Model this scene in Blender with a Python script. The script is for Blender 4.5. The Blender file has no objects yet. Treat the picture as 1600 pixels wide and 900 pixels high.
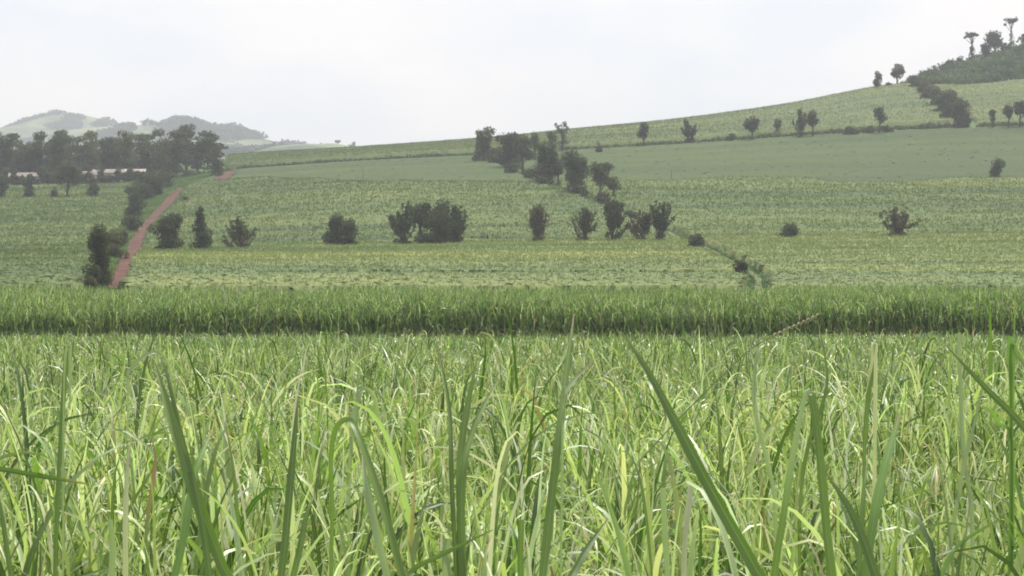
import bpy, math, random
import numpy as np

rng = np.random.default_rng(7)
random.seed(7)
R = math.radians

# ------------------------------------------------------------------ camera, world, sun, exposure
scene = bpy.context.scene
COL = scene.collection
F = 3764.0            # focal length in pixels of the 1600 px wide photograph
HOR = 500.0           # pixel row of the horizon
CZ = 3.6              # eye height

cam_d = bpy.data.cameras.new("camera")
cam = bpy.data.objects.new("camera", cam_d)
COL.objects.link(cam)
cam.location = (0, 0, CZ)
cam.rotation_euler = (R(90), 0, 0)
cam_d.sensor_width = 36
cam_d.lens = F / 1600 * 36
cam_d.shift_y = (HOR - 450) / 1600
cam_d.dof.use_dof = True
cam_d.dof.focus_distance = 16
cam_d.dof.aperture_fstop = 24
cam_d.clip_start = 0.1
cam_d.clip_end = 20000
scene.camera = cam

SUN_EL, SUN_AZ = 62.0, 28.0     # azimuth from +Y (far side) towards +X
world = bpy.data.worlds.new("World")
scene.world = world
world.use_nodes = True
nt = world.node_tree
nt.nodes.clear()
N = nt.nodes.new
out = N("ShaderNodeOutputWorld")
sky = N("ShaderNodeTexSky"); sky.sky_type = 'NISHITA'; sky.sun_disc = False
sky.sun_elevation = R(SUN_EL); sky.sun_rotation = R(SUN_AZ)
sky.air_density = 1.0; sky.dust_density = 2.0
bg1 = N("ShaderNodeBackground"); bg1.inputs[1].default_value = 0.13
bg2 = N("ShaderNodeBackground"); bg2.inputs[1].default_value = 0.92
mix = N("ShaderNodeMixShader")
tc = N("ShaderNodeTexCoord")
mp = N("ShaderNodeMapping"); mp.inputs['Scale'].default_value = (1.0, 1.0, 2.6)
n1 = N("ShaderNodeTexNoise"); n1.inputs['Scale'].default_value = 7.0; n1.inputs['Detail'].default_value = 5; n1.inputs['Roughness'].default_value = 0.5
r1 = N("ShaderNodeMapRange"); r1.inputs['From Min'].default_value = 0.34; r1.inputs['From Max'].default_value = 0.62
r1.inputs['To Min'].default_value = 0.74; r1.inputs['To Max'].default_value = 0.97
n2 = N("ShaderNodeTexNoise"); n2.inputs['Scale'].default_value = 11.0; n2.inputs['Detail'].default_value = 4
cr = N("ShaderNodeValToRGB")
cr.color_ramp.elements[0].position = 0.40; cr.color_ramp.elements[0].color = (0.885, 0.895, 0.935, 1)
cr.color_ramp.elements[1].position = 0.60; cr.color_ramp.elements[1].color = (1.05, 0.99, 0.95, 1)
L = nt.links.new
L(tc.outputs['Generated'], mp.inputs[0]); L(mp.outputs[0], n1.inputs['Vector']); L(mp.outputs[0], n2.inputs['Vector'])
L(n1.outputs['Fac'], r1.inputs[0]); L(r1.outputs[0], mix.inputs[0])
L(n2.outputs['Fac'], cr.inputs[0]); L(cr.outputs[0], bg2.inputs[0])
L(sky.outputs[0], bg1.inputs[0]); L(bg1.outputs[0], mix.inputs[1]); L(bg2.outputs[0], mix.inputs[2])
L(mix.outputs[0], out.inputs[0])

sun_d = bpy.data.lights.new("sun", 'SUN')
sun_d.energy = 5.0
sun_d.angle = R(1.0)
sun_d.color = (1.0, 0.96, 0.9)
sun = bpy.data.objects.new("sun", sun_d)
COL.objects.link(sun)
sx = math.sin(R(SUN_AZ)) * math.cos(R(SUN_EL)); sy = math.cos(R(SUN_AZ)) * math.cos(R(SUN_EL)); sz = math.sin(R(SUN_EL))
from mathutils import Vector
sun.rotation_euler = Vector((sx, sy, sz)).to_track_quat('Z', 'Y').to_euler()

scene.view_settings.view_transform = 'Standard'
scene.view_settings.look = 'None'
scene.view_settings.exposure = 0.4
scene.view_settings.gamma = 1.0
scene.cycles.max_bounces = 6
scene.cycles.diffuse_bounces = 3
scene.cycles.glossy_bounces = 2
scene.cycles.transmission_bounces = 4
scene.cycles.volume_bounces = 0
scene.cycles.use_denoising = True
scene.cycles.filter_width = 1.8

# ------------------------------------------------------------------ helpers
def tag(o, label=None, cat=None, group=None, kind=None):
    if label: o['label'] = label
    if cat: o['category'] = cat
    if group: o['group'] = group
    if kind: o['kind'] = kind
    return o

def empty(name, loc):
    o = bpy.data.objects.new(name, None)
    COL.objects.link(o)
    o.location = loc
    o.empty_display_size = 0.3
    return o

def mesh_obj(name, V, Fc, mat, col=None, uv=None, parent=None, smooth=True, origin=None):
    """V (n,3); Fc (m,k) with k 3 or 4; col (n,3) per vertex tint; uv (n,2) per vertex."""
    V = np.asarray(V, dtype=np.float32)
    Fc = np.asarray(Fc, dtype=np.int32)
    if origin is None and parent is not None:
        origin = tuple(parent.location)
    if origin is not None:
        V = V - np.asarray(origin, dtype=np.float32)
    me = bpy.data.meshes.new(name)
    n, (m, k) = len(V), Fc.shape
    me.vertices.add(n); me.vertices.foreach_set('co', V.ravel())
    me.loops.add(m * k); me.loops.foreach_set('vertex_index', Fc.ravel())
    me.polygons.add(m)
    me.polygons.foreach_set('loop_start', np.arange(0, m * k, k, dtype=np.int32))
    me.polygons.foreach_set('use_smooth', np.full(m, smooth))
    if uv is not None:
        l = me.uv_layers.new(name='UVMap')
        l.data.foreach_set('uv', np.asarray(uv, np.float32)[Fc.ravel()].ravel())
    if col is not None:
        a = me.color_attributes.new('tint', 'FLOAT_COLOR', 'POINT')
        c = np.ones((n, 4), np.float32); c[:, :3] = col
        a.data.foreach_set('color', c.ravel())
    me.update(calc_edges=True)
    me.materials.append(mat)
    o = bpy.data.objects.new(name, me)
    COL.objects.link(o)
    if parent is not None:
        o.parent = parent
    elif origin is not None:
        o.location = origin
    return o

class Bag:
    """collects pieces for ONE mesh"""
    def __init__(s): s.v = []; s.f = []; s.c = []; s.n = 0
    def add(s, V, Fc, c):
        V = np.asarray(V, float); Fc = np.asarray(Fc, int)
        if Fc.shape[1] == 3: Fc = np.concatenate([Fc, Fc[:, 2:]], 1)
        s.v.append(V); s.f.append(Fc + s.n)
        s.c.append(np.broadcast_to(np.asarray(c, float), (len(V), 3))); s.n += len(V)
    def arrays(s): return np.concatenate(s.v), np.concatenate(s.f), np.concatenate(s.c)

_lat = {}
def vnoise(x, y, scale, seed=0):
    """smooth value noise 0..1"""
    if seed not in _lat: _lat[seed] = np.random.default_rng(1000 + seed).random((256, 256))
    g = _lat[seed]
    x = np.asarray(x) / scale + 4096.3; y = np.asarray(y) / scale + 4096.7
    xi = np.floor(x).astype(int); yi = np.floor(y).astype(int)
    fx = x - xi; fy = y - yi
    fx = fx * fx * (3 - 2 * fx); fy = fy * fy * (3 - 2 * fy)
    a = g[yi & 255, xi & 255]; b = g[yi & 255, (xi + 1) & 255]
    c = g[(yi + 1) & 255, xi & 255]; d = g[(yi + 1) & 255, (xi + 1) & 255]
    return (a * (1 - fx) + b * fx) * (1 - fy) + (c * (1 - fx) + d * fx) * fy

def smoothstep(a, b, x):
    t = np.clip((np.asarray(x, float) - a) / (b - a), 0, 1)
    return t * t * (3 - 2 * t)

# ------------------------------------------------------------------ materials
def new_mat(name):
    m = bpy.data.materials.new(name); m.use_nodes = True
    m.node_tree.nodes.clear()
    return m, m.node_tree.nodes.new, m.node_tree.links.new

def leaf_mat(name, transl=0.35, rough=0.45, spec=0.4, rib=False, gain=1.0, tgain=(1.2, 1.35, 0.7)):
    m, N, L = new_mat(name)
    out = N("ShaderNodeOutputMaterial")
    at = N("ShaderNodeAttribute"); at.attribute_name = 'tint'
    p = N("ShaderNodeBsdfPrincipled"); p.inputs['Roughness'].default_value = rough
    p.inputs['Specular IOR Level'].default_value = spec
    colr = at.outputs['Color']
    if rib:
        uv = N("ShaderNodeUVMap"); uv.uv_map = 'UVMap'
        sep = N("ShaderNodeSeparateXYZ"); L(uv.outputs[0], sep.inputs[0])
        # pale midrib
        s = N("ShaderNodeMath"); s.operation = 'SUBTRACT'; L(sep.outputs[0], s.inputs[0]); s.inputs[1].default_value = 0.5
        a = N("ShaderNodeMath"); a.operation = 'ABSOLUTE'; L(s.outputs[0], a.inputs[0])
        r = N("ShaderNodeMapRange"); L(a.outputs[0], r.inputs[0])
        r.inputs['From Min'].default_value = 0.02; r.inputs['From Max'].default_value = 0.06
        r.inputs['To Min'].default_value = 0.4; r.inputs['To Max'].default_value = 0.0
        # parallel veins
        mp = N("ShaderNodeMapping"); mp.inputs['Scale'].default_value = (34, 0.7, 1); L(uv.outputs[0], mp.inputs[0])
        nz = N("ShaderNodeTexNoise"); nz.inputs['Scale'].default_value = 1.0; nz.inputs['Detail'].default_value = 2; L(mp.outputs[0], nz.inputs['Vector'])
        hv = N("ShaderNodeMapRange"); L(nz.outputs['Fac'], hv.inputs[0]); hv.inputs['To Min'].default_value = 0.72; hv.inputs['To Max'].default_value = 1.3
        mul = N("ShaderNodeVectorMath"); mul.operation = 'SCALE'; L(colr, mul.inputs[0]); L(hv.outputs[0], mul.inputs['Scale'])
        mx = N("ShaderNodeMix"); mx.data_type = 'RGBA'; L(r.outputs[0], mx.inputs[0]); L(mul.outputs[0], mx.inputs[6])
        mx.inputs[7].default_value = (0.30, 0.38, 0.17, 1)
        colr = mx.outputs[2]
        bp = N("ShaderNodeBump"); bp.inputs['Strength'].default_value = 0.25; bp.inputs['Distance'].default_value = 0.003
        L(nz.outputs['Fac'], bp.inputs['Height']); L(bp.outputs[0], p.inputs['Normal'])
    g = N("ShaderNodeVectorMath"); g.operation = 'SCALE'; g.inputs['Scale'].default_value = gain; L(colr, g.inputs[0])
    L(g.outputs[0], p.inputs['Base Color'])
    t = N("ShaderNodeBsdfTranslucent")
    tm = N("ShaderNodeVectorMath"); tm.operation = 'MULTIPLY'; L(g.outputs[0], tm.inputs[0]); tm.inputs[1].default_value = tgain
    L(tm.outputs[0], t.inputs[0])
    mxs = N("ShaderNodeMixShader"); mxs.inputs[0].default_value = transl
    L(p.outputs[0], mxs.inputs[1]); L(t.outputs[0], mxs.inputs[2]); L(mxs.outputs[0], out.inputs[0])
    return m

def noise_mat(name, cols, scales=(0.05, 0.6), rough=0.9, bump=0.0, bump_scale=2.0, stretch=(1, 1, 1), use_tint=False):
    """base colour from a ramp over two noises in object space"""
    m, N, L = new_mat(name)
    out = N("ShaderNodeOutputMaterial")
    p = N("ShaderNodeBsdfPrincipled"); p.inputs['Roughness'].default_value = rough; p.inputs['Specular IOR Level'].default_value = 0.15
    tc = N("ShaderNodeTexCoord"); mp = N("ShaderNodeMapping"); mp.inputs['Scale'].default_value = stretch
    L(tc.outputs['Object'], mp.inputs[0])
    a = N("ShaderNodeTexNoise"); a.inputs['Scale'].default_value = scales[0]; a.inputs['Detail'].default_value = 6
    b = N("ShaderNodeTexNoise"); b.inputs['Scale'].default_value = scales[1]; b.inputs['Detail'].default_value = 4
    L(mp.outputs[0], a.inputs['Vector']); L(mp.outputs[0], b.inputs['Vector'])
    mx = N("ShaderNodeMix"); mx.data_type = 'FLOAT'; mx.inputs[0].default_value = 0.5
    L(a.outputs['Fac'], mx.inputs[2]); L(b.outputs['Fac'], mx.inputs[3])
    cr = N("ShaderNodeValToRGB"); L(mx.outputs[0], cr.inputs[0])
    e = cr.color_ramp.elements
    for i, c in enumerate(cols):
        pos = 0.36 + 0.28 * i / max(1, len(cols) - 1)
        if i < 2: e[i].position = pos; e[i].color = (*c, 1)
        else:
            q = e.new(pos); q.color = (*c, 1)
    src = cr.outputs[0]
    if use_tint:
        at = N("ShaderNodeAttribute"); at.attribute_name = 'tint'
        mm = N("ShaderNodeVectorMath"); mm.operation = 'MULTIPLY'; L(src, mm.inputs[0]); L(at.outputs['Color'], mm.inputs[1])
        src = mm.outputs[0]
    L(src, p.inputs['Base Color'])
    if bump:
        bp = N("ShaderNodeBump"); bp.inputs['Strength'].default_value = 1.0; bp.inputs['Distance'].default_value = bump
        nb = N("ShaderNodeTexNoise"); nb.inputs['Scale'].default_value = bump_scale; nb.inputs['Detail'].default_value = 5
        L(tc.outputs['Object'], nb.inputs['Vector']); L(nb.outputs['Fac'], bp.inputs['Height']); L(bp.outputs[0], p.inputs['Normal'])
    L(p.outputs[0], out.inputs[0])
    return m

M_BLADE = leaf_mat("cane_leaf_near", transl=0.34, rough=0.42, spec=0.45, rib=True)
M_LEAF = leaf_mat("cane_leaf", transl=0.34, rough=0.42, spec=0.5)
M_LEAF2 = leaf_mat("cane_leaf_second_field", transl=0.35, rough=0.55, spec=0.35)
M_TUFT = leaf_mat("cane_tuft", transl=0.3, rough=0.7, spec=0.15)
M_TREE = leaf_mat("tree_foliage", transl=0.3, rough=0.75, spec=0.12, tgain=(1.2, 1.25, 0.7))
M_BARK = noise_mat("bark", [(0.045, 0.04, 0.032), (0.10, 0.09, 0.07)], (0.8, 5), bump=0.02, bump_scale=6)
M_STALK = noise_mat("cane_stalk", [(0.16, 0.19, 0.07), (0.27, 0.25, 0.12)], (2, 20), rough=0.5)
M_GROUND = noise_mat("ground_grass", [(0.038, 0.085, 0.026), (0.06, 0.12, 0.035), (0.10, 0.13, 0.05)], (0.03, 0.5), bump=0.25, bump_scale=0.9)
M_ROAD = noise_mat("red_earth", [(0.050, 0.022, 0.015), (0.080, 0.034, 0.024), (0.125, 0.062, 0.044)], (0.16, 0.9), bump=0.06, bump_scale=1.4)
M_PATH = noise_mat("worn_path", [(0.065, 0.11, 0.035), (0.10, 0.125, 0.05), (0.17, 0.11, 0.07)], (0.05, 0.5), bump=0.1, bump_scale=1.0)
FIELD_RAMP = [(0.74, 0.82, 0.76), (0.94, 0.97, 0.92), (1.08, 1.05, 0.98), (1.26, 1.16, 1.0)]
M_FIELD = noise_mat("hill_cane", FIELD_RAMP, (0.035, 0.42), bump=0.2, bump_scale=1.3, use_tint=True, stretch=(0.35, 1, 1))
M_HILL = noise_mat("far_hill", [(0.03, 0.045, 0.028), (0.05, 0.075, 0.038), (0.13, 0.165, 0.075), (0.19, 0.20, 0.11)], (0.004, 0.02), bump=4, bump_scale=0.02)
M_WALL = noise_mat("pale_plaster", [(0.36, 0.28, 0.24), (0.50, 0.41, 0.36)], (0.3, 2))
M_ROOF = noise_mat("metal_roof", [(0.22, 0.17, 0.15), (0.42, 0.36, 0.33)], (0.4, 3), rough=0.6)
M_ROOF2 = noise_mat("pale_metal_roof", [(0.15, 0.12, 0.105), (0.27, 0.23, 0.21)], (0.4, 3), rough=0.5)
M_DARK = noise_mat("dark_opening", [(0.02, 0.02, 0.022), (0.035, 0.032, 0.03)], (1, 4), rough=0.4)
M_POLE = noise_mat("weathered_wood", [(0.10, 0.08, 0.06), (0.16, 0.13, 0.10)], (1, 8))
M_SEED = noise_mat("seed_stem", [(0.25, 0.22, 0.15), (0.42, 0.36, 0.25)], (4, 30))

# ------------------------------------------------------------------ terrain
UK = np.array([-30000, -400, 0, 200, 350, 550, 740, 900, 1080, 1250, 1370, 1420, 1500, 1600, 1700, 2000, 31600], float)
DK = [265, 300, 430, 600, 760, 920, 1060]
PYK = np.array([
    [452] * 17,
    [425] * 17,
    [392, 392, 391, 391, 390, 385, 383, 381, 378, 377, 376, 375, 375, 374, 373, 372, 372],
    [335, 332, 332, 327, 306, 292, 290, 290, 290, 290, 290, 290, 290, 289, 287, 284, 284],
    [300, 295, 292, 288, 266, 252, 243, 234, 224, 212, 206, 203, 200, 197, 193, 183, 183],
    [290, 284, 280, 268, 248, 237, 224, 208, 190, 165, 139, 134, 140, 130, 122, 100, 100],
    [305, 300, 298, 285, 262, 250, 240, 224, 207, 184, 160, 128, 107, 76, 52, 20, 20]], float)
ZK = CZ + (HOR - PYK) / F * np.array(DK)[:, None]
FAR_D = [1350, 1800, 2600, 5000, 9500]
FAR_Z = np.array([ZK[-1] * 0.72, ZK[-1] * 0.45, np.full(17, 60.0), np.full(17, 60.0), np.full(17, 60.0)])
NEAR_D = [-400, 0, 165, 178, 242]
NEAR_Z = np.repeat(np.array([0, 0, 0.0, 1.9, 3.3])[:, None], 17, 1)
DALL = np.array(NEAR_D + DK + FAR_D, float)
ZALL = np.concatenate([NEAR_Z, ZK, FAR_Z])
# dense regular table, smoothed so that the slopes roll
GD = np.arange(-400, 1500.1, 5.0)
GU = np.concatenate([[-30000, -6000, -2000, -1000], np.arange(-500, 2101, 20.0), [2600, 3600, 7600, 31600]])
T = np.empty((len(GD), len(UK)))
for j in range(len(UK)): T[:, j] = np.interp(GD, DALL, ZALL[:, j])
G = np.empty((len(GD), len(GU)))
for i in range(len(GD)): G[i] = np.interp(GU, UK, T[i])
k = np.exp(-0.5 * (np.arange(-6, 7) / 2.6) ** 2); k /= k.sum()
Gp = np.pad(G, ((6, 6), (0, 0)), 'edge')
Gs = sum(k[i] * Gp[i:i + len(GD)] for i in range(13))
Gp = np.pad(Gs, ((0, 0), (3, 3)), 'edge')
k2 = np.array([.05, .12, .2, .26, .2, .12, .05])
Gs = sum(k2[i] * Gp[:, i:i + len(GU)] for i in range(7))
wn = smoothstep(180, 300, GD)[:, None]
G = G * (1 - wn) + Gs * wn

def H(u, d):
    u, d = np.broadcast_arrays(np.asarray(u, float), np.asarray(d, float))
    iu = np.clip(np.searchsorted(GU, u) - 1, 0, len(GU) - 2)
    fu = np.clip((u - GU[iu]) / (GU[iu + 1] - GU[iu]), 0, 1)
    t = np.clip((d - GD[0]) / 5.0, 0, len(GD) - 1.001); i = t.astype(int); ft = t - i
    z = (G[i, iu] * (1 - fu) + G[i, iu + 1] * fu) * (1 - ft) + (G[i + 1, iu] * (1 - fu) + G[i + 1, iu + 1] * fu) * ft
    far = d > 1500
    if np.any(far):
        zl = G[-1][iu] * (1 - fu) + G[-1][iu + 1] * fu
        z = np.where(far, zl + (60 - zl) * smoothstep(1500, 2600, d), z)
    return z

def XY(u, d): return (u - 800) / F * np.maximum(d, 100.0), d
def uof(x, y): return 800 + F * x / np.maximum(y, 100.0)
def Hxy(x, y): return H(uof(x, y), y)

def solve_d(u, py, lift=0.0):
    ds = np.arange(262, 1075, 1.0)
    p = HOR - (H(u, ds) + lift - CZ) / ds * F
    w = np.where(p <= py)[0]
    return float(ds[w[0]]) if len(w) else float(ds[np.argmin(p)])

def sheet(name, us, ds, zoff, mat, col=None, jitter=None):
    U, D = np.meshgrid(us, ds)
    X = (U - 800) / F * np.maximum(D, 100.0)
    Z = H(U, D) + zoff
    V = np.stack([X, D, Z], -1).reshape(-1, 3)
    nu, nd = len(us), len(ds)
    a = (np.arange(nd - 1)[:, None] * nu + np.arange(nu - 1)[None]).ravel()
    return V, np.stack([a, a + 1, a + nu + 1, a + nu], 1)

us = GU
ds = np.concatenate([np.arange(-400, 100, 50), np.arange(100, 1500, 5), [1600, 1800, 2100, 2600, 3500, 5000, 7500]])
V, Fc = sheet("ground", us, ds, 0, M_GROUND)
tag(mesh_obj("ground", V, Fc, M_GROUND), kind='structure')

# ------------------------------------------------------------------ lines across the hill
def line(pts):
    d = np.array([solve_d(u, y) for u, y in pts]); u = np.array([p[0] for p in pts], float)
    o = np.argsort(d); return d[o], u[o]
ROAD = [(183, 449, 14), (190, 432, 18), (202, 402, 17), (217, 372, 14), (235, 346, 10), (258, 323, 12), (271, 308, 11), (283, 293, 5)]
rd, ru = line([(p[0], p[1]) for p in ROAD])
rw = np.array([p[2] for p in ROAD], float)
def road_u(d): return np.interp(d, np.r_[rd, 760, 800], np.r_[ru, 345, 370])
vd, vu = line([(128, 447), (140, 430), (160, 395), (182, 362), (200, 335), (214, 310), (232, 292)])
def verge_u(d): return np.interp(d, np.r_[vd, 790], np.r_[vu, 300])
pd_, pu = line([(742, 241), (790, 258), (835, 279), (880, 298), (935, 318), (990, 345), (1045, 364), (1092, 384), (1130, 404), (1165, 422), (1185, 438)])
def path_u(d): return np.interp(d, pd_, pu)
def path_w(d): return np.interp(d, [260, 430, 600, 760], [22, 17, 13, 9])

def strip(name, dlist, ufun, wfun, zoff, mat, nw=7):
    d = np.arange(dlist[0], dlist[1], 2.0)
    w = wfun(d) * (1 + 0.25 * (vnoise(d, d * 0, 9, 3) - 0.5)); c = ufun(d) + (vnoise(d, d * 0, 23, 4) - 0.5) * w * 0.35
    t = np.linspace(-1, 1, nw)
    U = c[:, None] + t[None] * w[:, None]; D = np.repeat(d[:, None], nw, 1)
    prof = -0.10 * np.exp(-((np.abs(t) - 0.45) / 0.18) ** 2)      # two wheel ruts
    Z = H(U, D) + zoff + prof[None] + 0.03
    V = np.stack([(U - 800) / F * D, D, Z], -1).reshape(-1, 3)
    a = (np.arange(len(d) - 1)[:, None] * nw + np.arange(nw - 1)[None]).ravel()
    return tag(mesh_obj(name, V, np.stack([a, a + 1, a + nw + 1, a + nw], 1), mat), kind='structure')
strip("dirt_road", (rd[0] - 3, rd[-1]), road_u, lambda d: np.interp(d, rd, rw[::1] if rd[0] < rd[-1] else rw), 0.14, M_ROAD, 13)
def road2(d):
    return np.interp(d, [solve_d(345, 280), solve_d(366, 262)], [346, 366])
d0, d1 = sorted([solve_d(346, 281), solve_d(366, 263)])
strip("dirt_road", (d0, max(d1, d0 + 12)), road2, lambda d: d * 0 + 11, 0.2, M_ROAD, 9)
strip("path", (262, pd_[-1]), path_u, lambda d: path_w(d) * 0.25, 0.12, M_PATH, 7)

# ------------------------------------------------------------------ cane fields on the hill (canopy surfaces with real height)
UL = np.concatenate([np.arange(-420, 2020, 4.0)])
DL = np.concatenate([np.arange(258, 470, 1.0), np.arange(470, 1010, 2.0)])
UU, DD = np.meshgrid(UL, DL)
XX = (UU - 800) / F * DD
ripple = (vnoise(XX, DD, 3.4, 11) - 0.5) * 0.42 + (vnoise(XX, DD, 1.7, 12) - 0.5) * 0.2 + (vnoise(XX, DD, 14, 13) - 0.5) * 0.8
D1 = 430 + (vnoise(UU, UU * 0, 160, 5) - 0.5) * 5
D2 = 608 + (vnoise(UU, UU * 0, 90, 6) - 0.5) * 26
D2 = D2 + 72 * (1 - smoothstep(380, 600, UU))
D3 = 760.0
rp0, rp1 = sorted([solve_d(346, 281), solve_d(366, 263)])
patch_open = (np.abs(UU - np.interp(DD, [rp0, rp1], [346, 366])) < 13) & (DD > rp0 - 26) & (DD < rp1 + 4)
inL = UU < verge_u(DD) - 3
inM = ~patch_open & (UU > road_u(DD) + 15) & (UU < path_u(DD) - path_w(DD))
inR = UU > path_u(DD) + path_w(DD)
diag = np.interp(DD, [765, 800, 920, 960], [1512, 1498, 1440, 1410])
FIELDS = [
    # name, mask, height, roughness, tint, label
    ("left", inL & (DD > 262) & (DD < 750), 0.9, 1.0, (0.081, 0.115, 0.039), "green cane field on the far left between the tree grove and the tall cane"),
    ("midlow", inM & (DD > 262) & ~((DD > 284) & (DD < 289) & (UU > 400)) & (DD < D1 - 3), 0.9, 1.0, (0.132, 0.166, 0.062), "yellow green cane field below the lower tree row, right of the red road"),
    ("midmid", inM & (DD > D1 + 3) & (DD < D2), 0.9, 1.1, (0.078, 0.111, 0.039), "mottled cane field above the lower tree row, left of the diagonal path"),
    ("midtop", inM & (DD > D2) & (DD < D3 - 7), 0.5, 0.35, (0.046, 0.072, 0.019), "smooth bluish green cane field above the red road and left of the diagonal trees"),
    ("rightlow", inR & (DD > 262) & (DD < D1 - 3), 0.9, 1.0, (0.132, 0.166, 0.062), "yellow green cane field at the hill foot, right of the diagonal path"),
    ("rightmid", inR & (DD > D1 + 3) & (DD < D2), 0.9, 1.1, (0.088, 0.121, 0.040), "mottled cane field on the right around the lone vase shaped tree"),
    ("righttop", inR & (DD > D2) & (DD < D3 - 5), 0.5, 0.3, (0.046, 0.072, 0.019), "smooth bluish green cane field right under the long hedge"),
    ("ridge", (UU > 352) & (DD > D3 + 5) & (DD < np.where(UU > 1370, 926, 990)) & (UU < diag - 14), 1.9, 0.8, (0.086, 0.114, 0.044), "light green cane field along the ridge behind the long hedge"),
    ("ridgeright", (UU > diag + 16) & (DD > D3 + 5) & (DD < 926), 1.3, 0.8, (0.091, 0.117, 0.045), "light green cane field under the wooded hilltop at the right edge"),
]
nu = len(UL)
ground = H(UU, DD)
tv, tf, tcol = [], [], []
tn = 0
for key, mask, hf, rough, tint, label in FIELDS:
    Z = ground + np.where(mask, hf + ripple * 0.5 * (rough if rough > 0.5 else 0.12) * (0.28 + 0.72 * smoothstep(260, 520, DD)), -0.3)
    # cells with at least one vertex in the field
    cm = mask[:-1, :-1] | mask[1:, :-1] | mask[:-1, 1:] | mask[1:, 1:]
    ii, jj = np.nonzero(cm)
    a = ii * nu + jj
    Q = np.stack([a, a + 1, a + nu + 1, a + nu], 1)
    used = np.unique(Q); remap = np.full(UU.size, -1, int); remap[used] = np.arange(len(used))
    jit = np.random.default_rng(3).normal(0, 0.35, (2, UU.size))
    Vx = (XX.ravel() + jit[0])[used]; Vy = (DD.ravel() + jit[1] * 0.6)[used]; Vz = Z.ravel()[used]
    c = np.ones((len(used), 3)) * tint
    big = vnoise(Vx * 0.35, Vy, 26, 21)[:, None] - 0.5      # patches of riper, yellower cane
    yel = np.array([0.34, 0.20, 0.1])
    streak = vnoise(Vx * 0.16, Vy, 3.2, 23)[:, None] - 0.5; streak2 = vnoise(Vx * 0.1, Vy, 9, 24)[:, None] - 0.5
    c = c * (1 + streak * np.array([0.30, 0.24, 0.2]) * rough + streak2 * np.array([0.55, 0.36, 0.2]) * (0.55 + 0.45 * rough)) * (1 + big * yel * 0.8 * (0.5 + rough * 0.5)) * (1 + 0.045 * rng.standard_normal((len(used), 1)))
    o = mesh_obj("cane_field", np.stack([Vx, Vy, Vz], 1), remap[Q], M_FIELD, col=c)
    tag(o, label, "cane field", "cane fields on the far hillside", 'stuff')
    # tufts of blades standing out of this canopy
    dens = {"left": 2.2, "midlow": 3.2, "rightlow": 3.2, "midmid": 2.2, "rightmid": 2.2}.get(key, 1.6)
    if rough < 0.5: dens = 0.35
    lo, hi = (DD[mask].min(), DD[mask].max())
    n = int(dens * (hi * hi - lo * lo) / 2 * 1900 / F)
    y = np.sqrt(rng.uniform(lo * lo, hi * hi, n)); u_ = rng.uniform(-150, 1750, n); x = (u_ - 800) / F * y
    ci = np.clip(np.searchsorted(DL, y) - 1, 0, len(DL) - 1); cj = np.clip(((u_ - UL[0]) / 4).astype(int), 0, len(UL) - 1)
    ok = mask[ci, cj]; x, y, u_ = x[ok], y[ok], u_[ok]; n = len(x)
    z = Z[ci[ok], cj[ok]] - 0.12
    sc = 0.6 + 0.4 * smoothstep(260, 600, y)
    h = rng.uniform(0.35, 0.85, n) * (0.35 if rough < 0.5 else 1.0) * sc; w = rng.uniform(0.08, 0.24, n) * sc * (1.5 if rough < 0.5 else 1)
    lean = rng.normal(0, 0.42, (n, 2)) * sc[:, None]; ang = rng.uniform(0, math.pi, n)
    dx, dy = np.cos(ang) * w, np.sin(ang) * w
    tri = np.stack([np.stack([x - dx, y - dy, z], 1), np.stack([x + dx, y + dy, z], 1), np.stack([x + lean[:, 0], y + lean[:, 1], z + h], 1)], 1).reshape(-1, 3)
    bigt = vnoise(x * 0.35, y, 26, 21) - 0.5
    st = vnoise(x * 0.16, y, 3.2, 23)[:, None] - 0.5; st2 = vnoise(x * 0.1, y, 9, 24)[:, None] - 0.5
    ct = np.array(tint) * 1.08 * (1 + bigt[:, None] * yel * 0.8) * (1 + st * np.array([0.30, 0.24, 0.2]) * rough + st2 * np.array([0.42, 0.3, 0.15])) * rng.uniform(0.9, 1.15, n)[:, None]
    t = mesh_obj("cane_tufts", tri, np.arange(3 * n).reshape(-1, 3), M_TUFT, col=np.repeat(ct, 3, 0), smooth=False)
    tag(t, label.replace("cane field", "leaf tufts of the cane field"), "cane leaves", "leaf tufts on the hillside fields", 'stuff')

# rough grass on the verges and along the diagonal path
n = 60000
y = np.sqrt(rng.uniform(262.0 ** 2, 765.0 ** 2, n)); half = rng.random(n) < 0.6
u_ = np.where(half, rng.uniform(0, 1, n) * (road_u(y) - verge_u(y) + 28) + verge_u(y) - 6, path_u(y) + rng.normal(0, 1.0, n) * path_w(y) * 0.45)
keep = np.where(half, (np.abs(u_ - road_u(y)) > np.interp(y, rd, rw) * rng.uniform(0.55, 1.0, n)) | (y > rd[-1]), (np.abs(u_ - path_u(y)) > path_w(y) * rng.uniform(0.0, 0.5, n)) & (y < pd_[-1]))
y, u_ = y[keep], u_[keep]; n = len(y); x = (u_ - 800) / F * y; z = H(u_, y)
h = rng.uniform(0.2, 0.6, n) * np.where(half[keep], 1.0, 0.5) * (0.6 + vnoise(x, y, 7, 51)); w = rng.uniform(0.08, 0.22, n); ang = rng.uniform(0, math.pi, n); lean = rng.normal(0, 0.25, (n, 2))
dx, dy = np.cos(ang) * w, np.sin(ang) * w
tri = np.stack([np.stack([x - dx, y - dy, z], 1), np.stack([x + dx, y + dy, z], 1), np.stack([x + lean[:, 0], y + lean[:, 1], z + h], 1)], 1).reshape(-1, 3)
ct = np.where(half[keep][:, None], np.array((0.100, 0.155, 0.055)), np.array((0.075, 0.125, 0.045))) * (0.7 + 0.7 * vnoise(x, y, 9, 52))[:, None] * rng.uniform(0.7, 1.35, n)[:, None]
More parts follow.
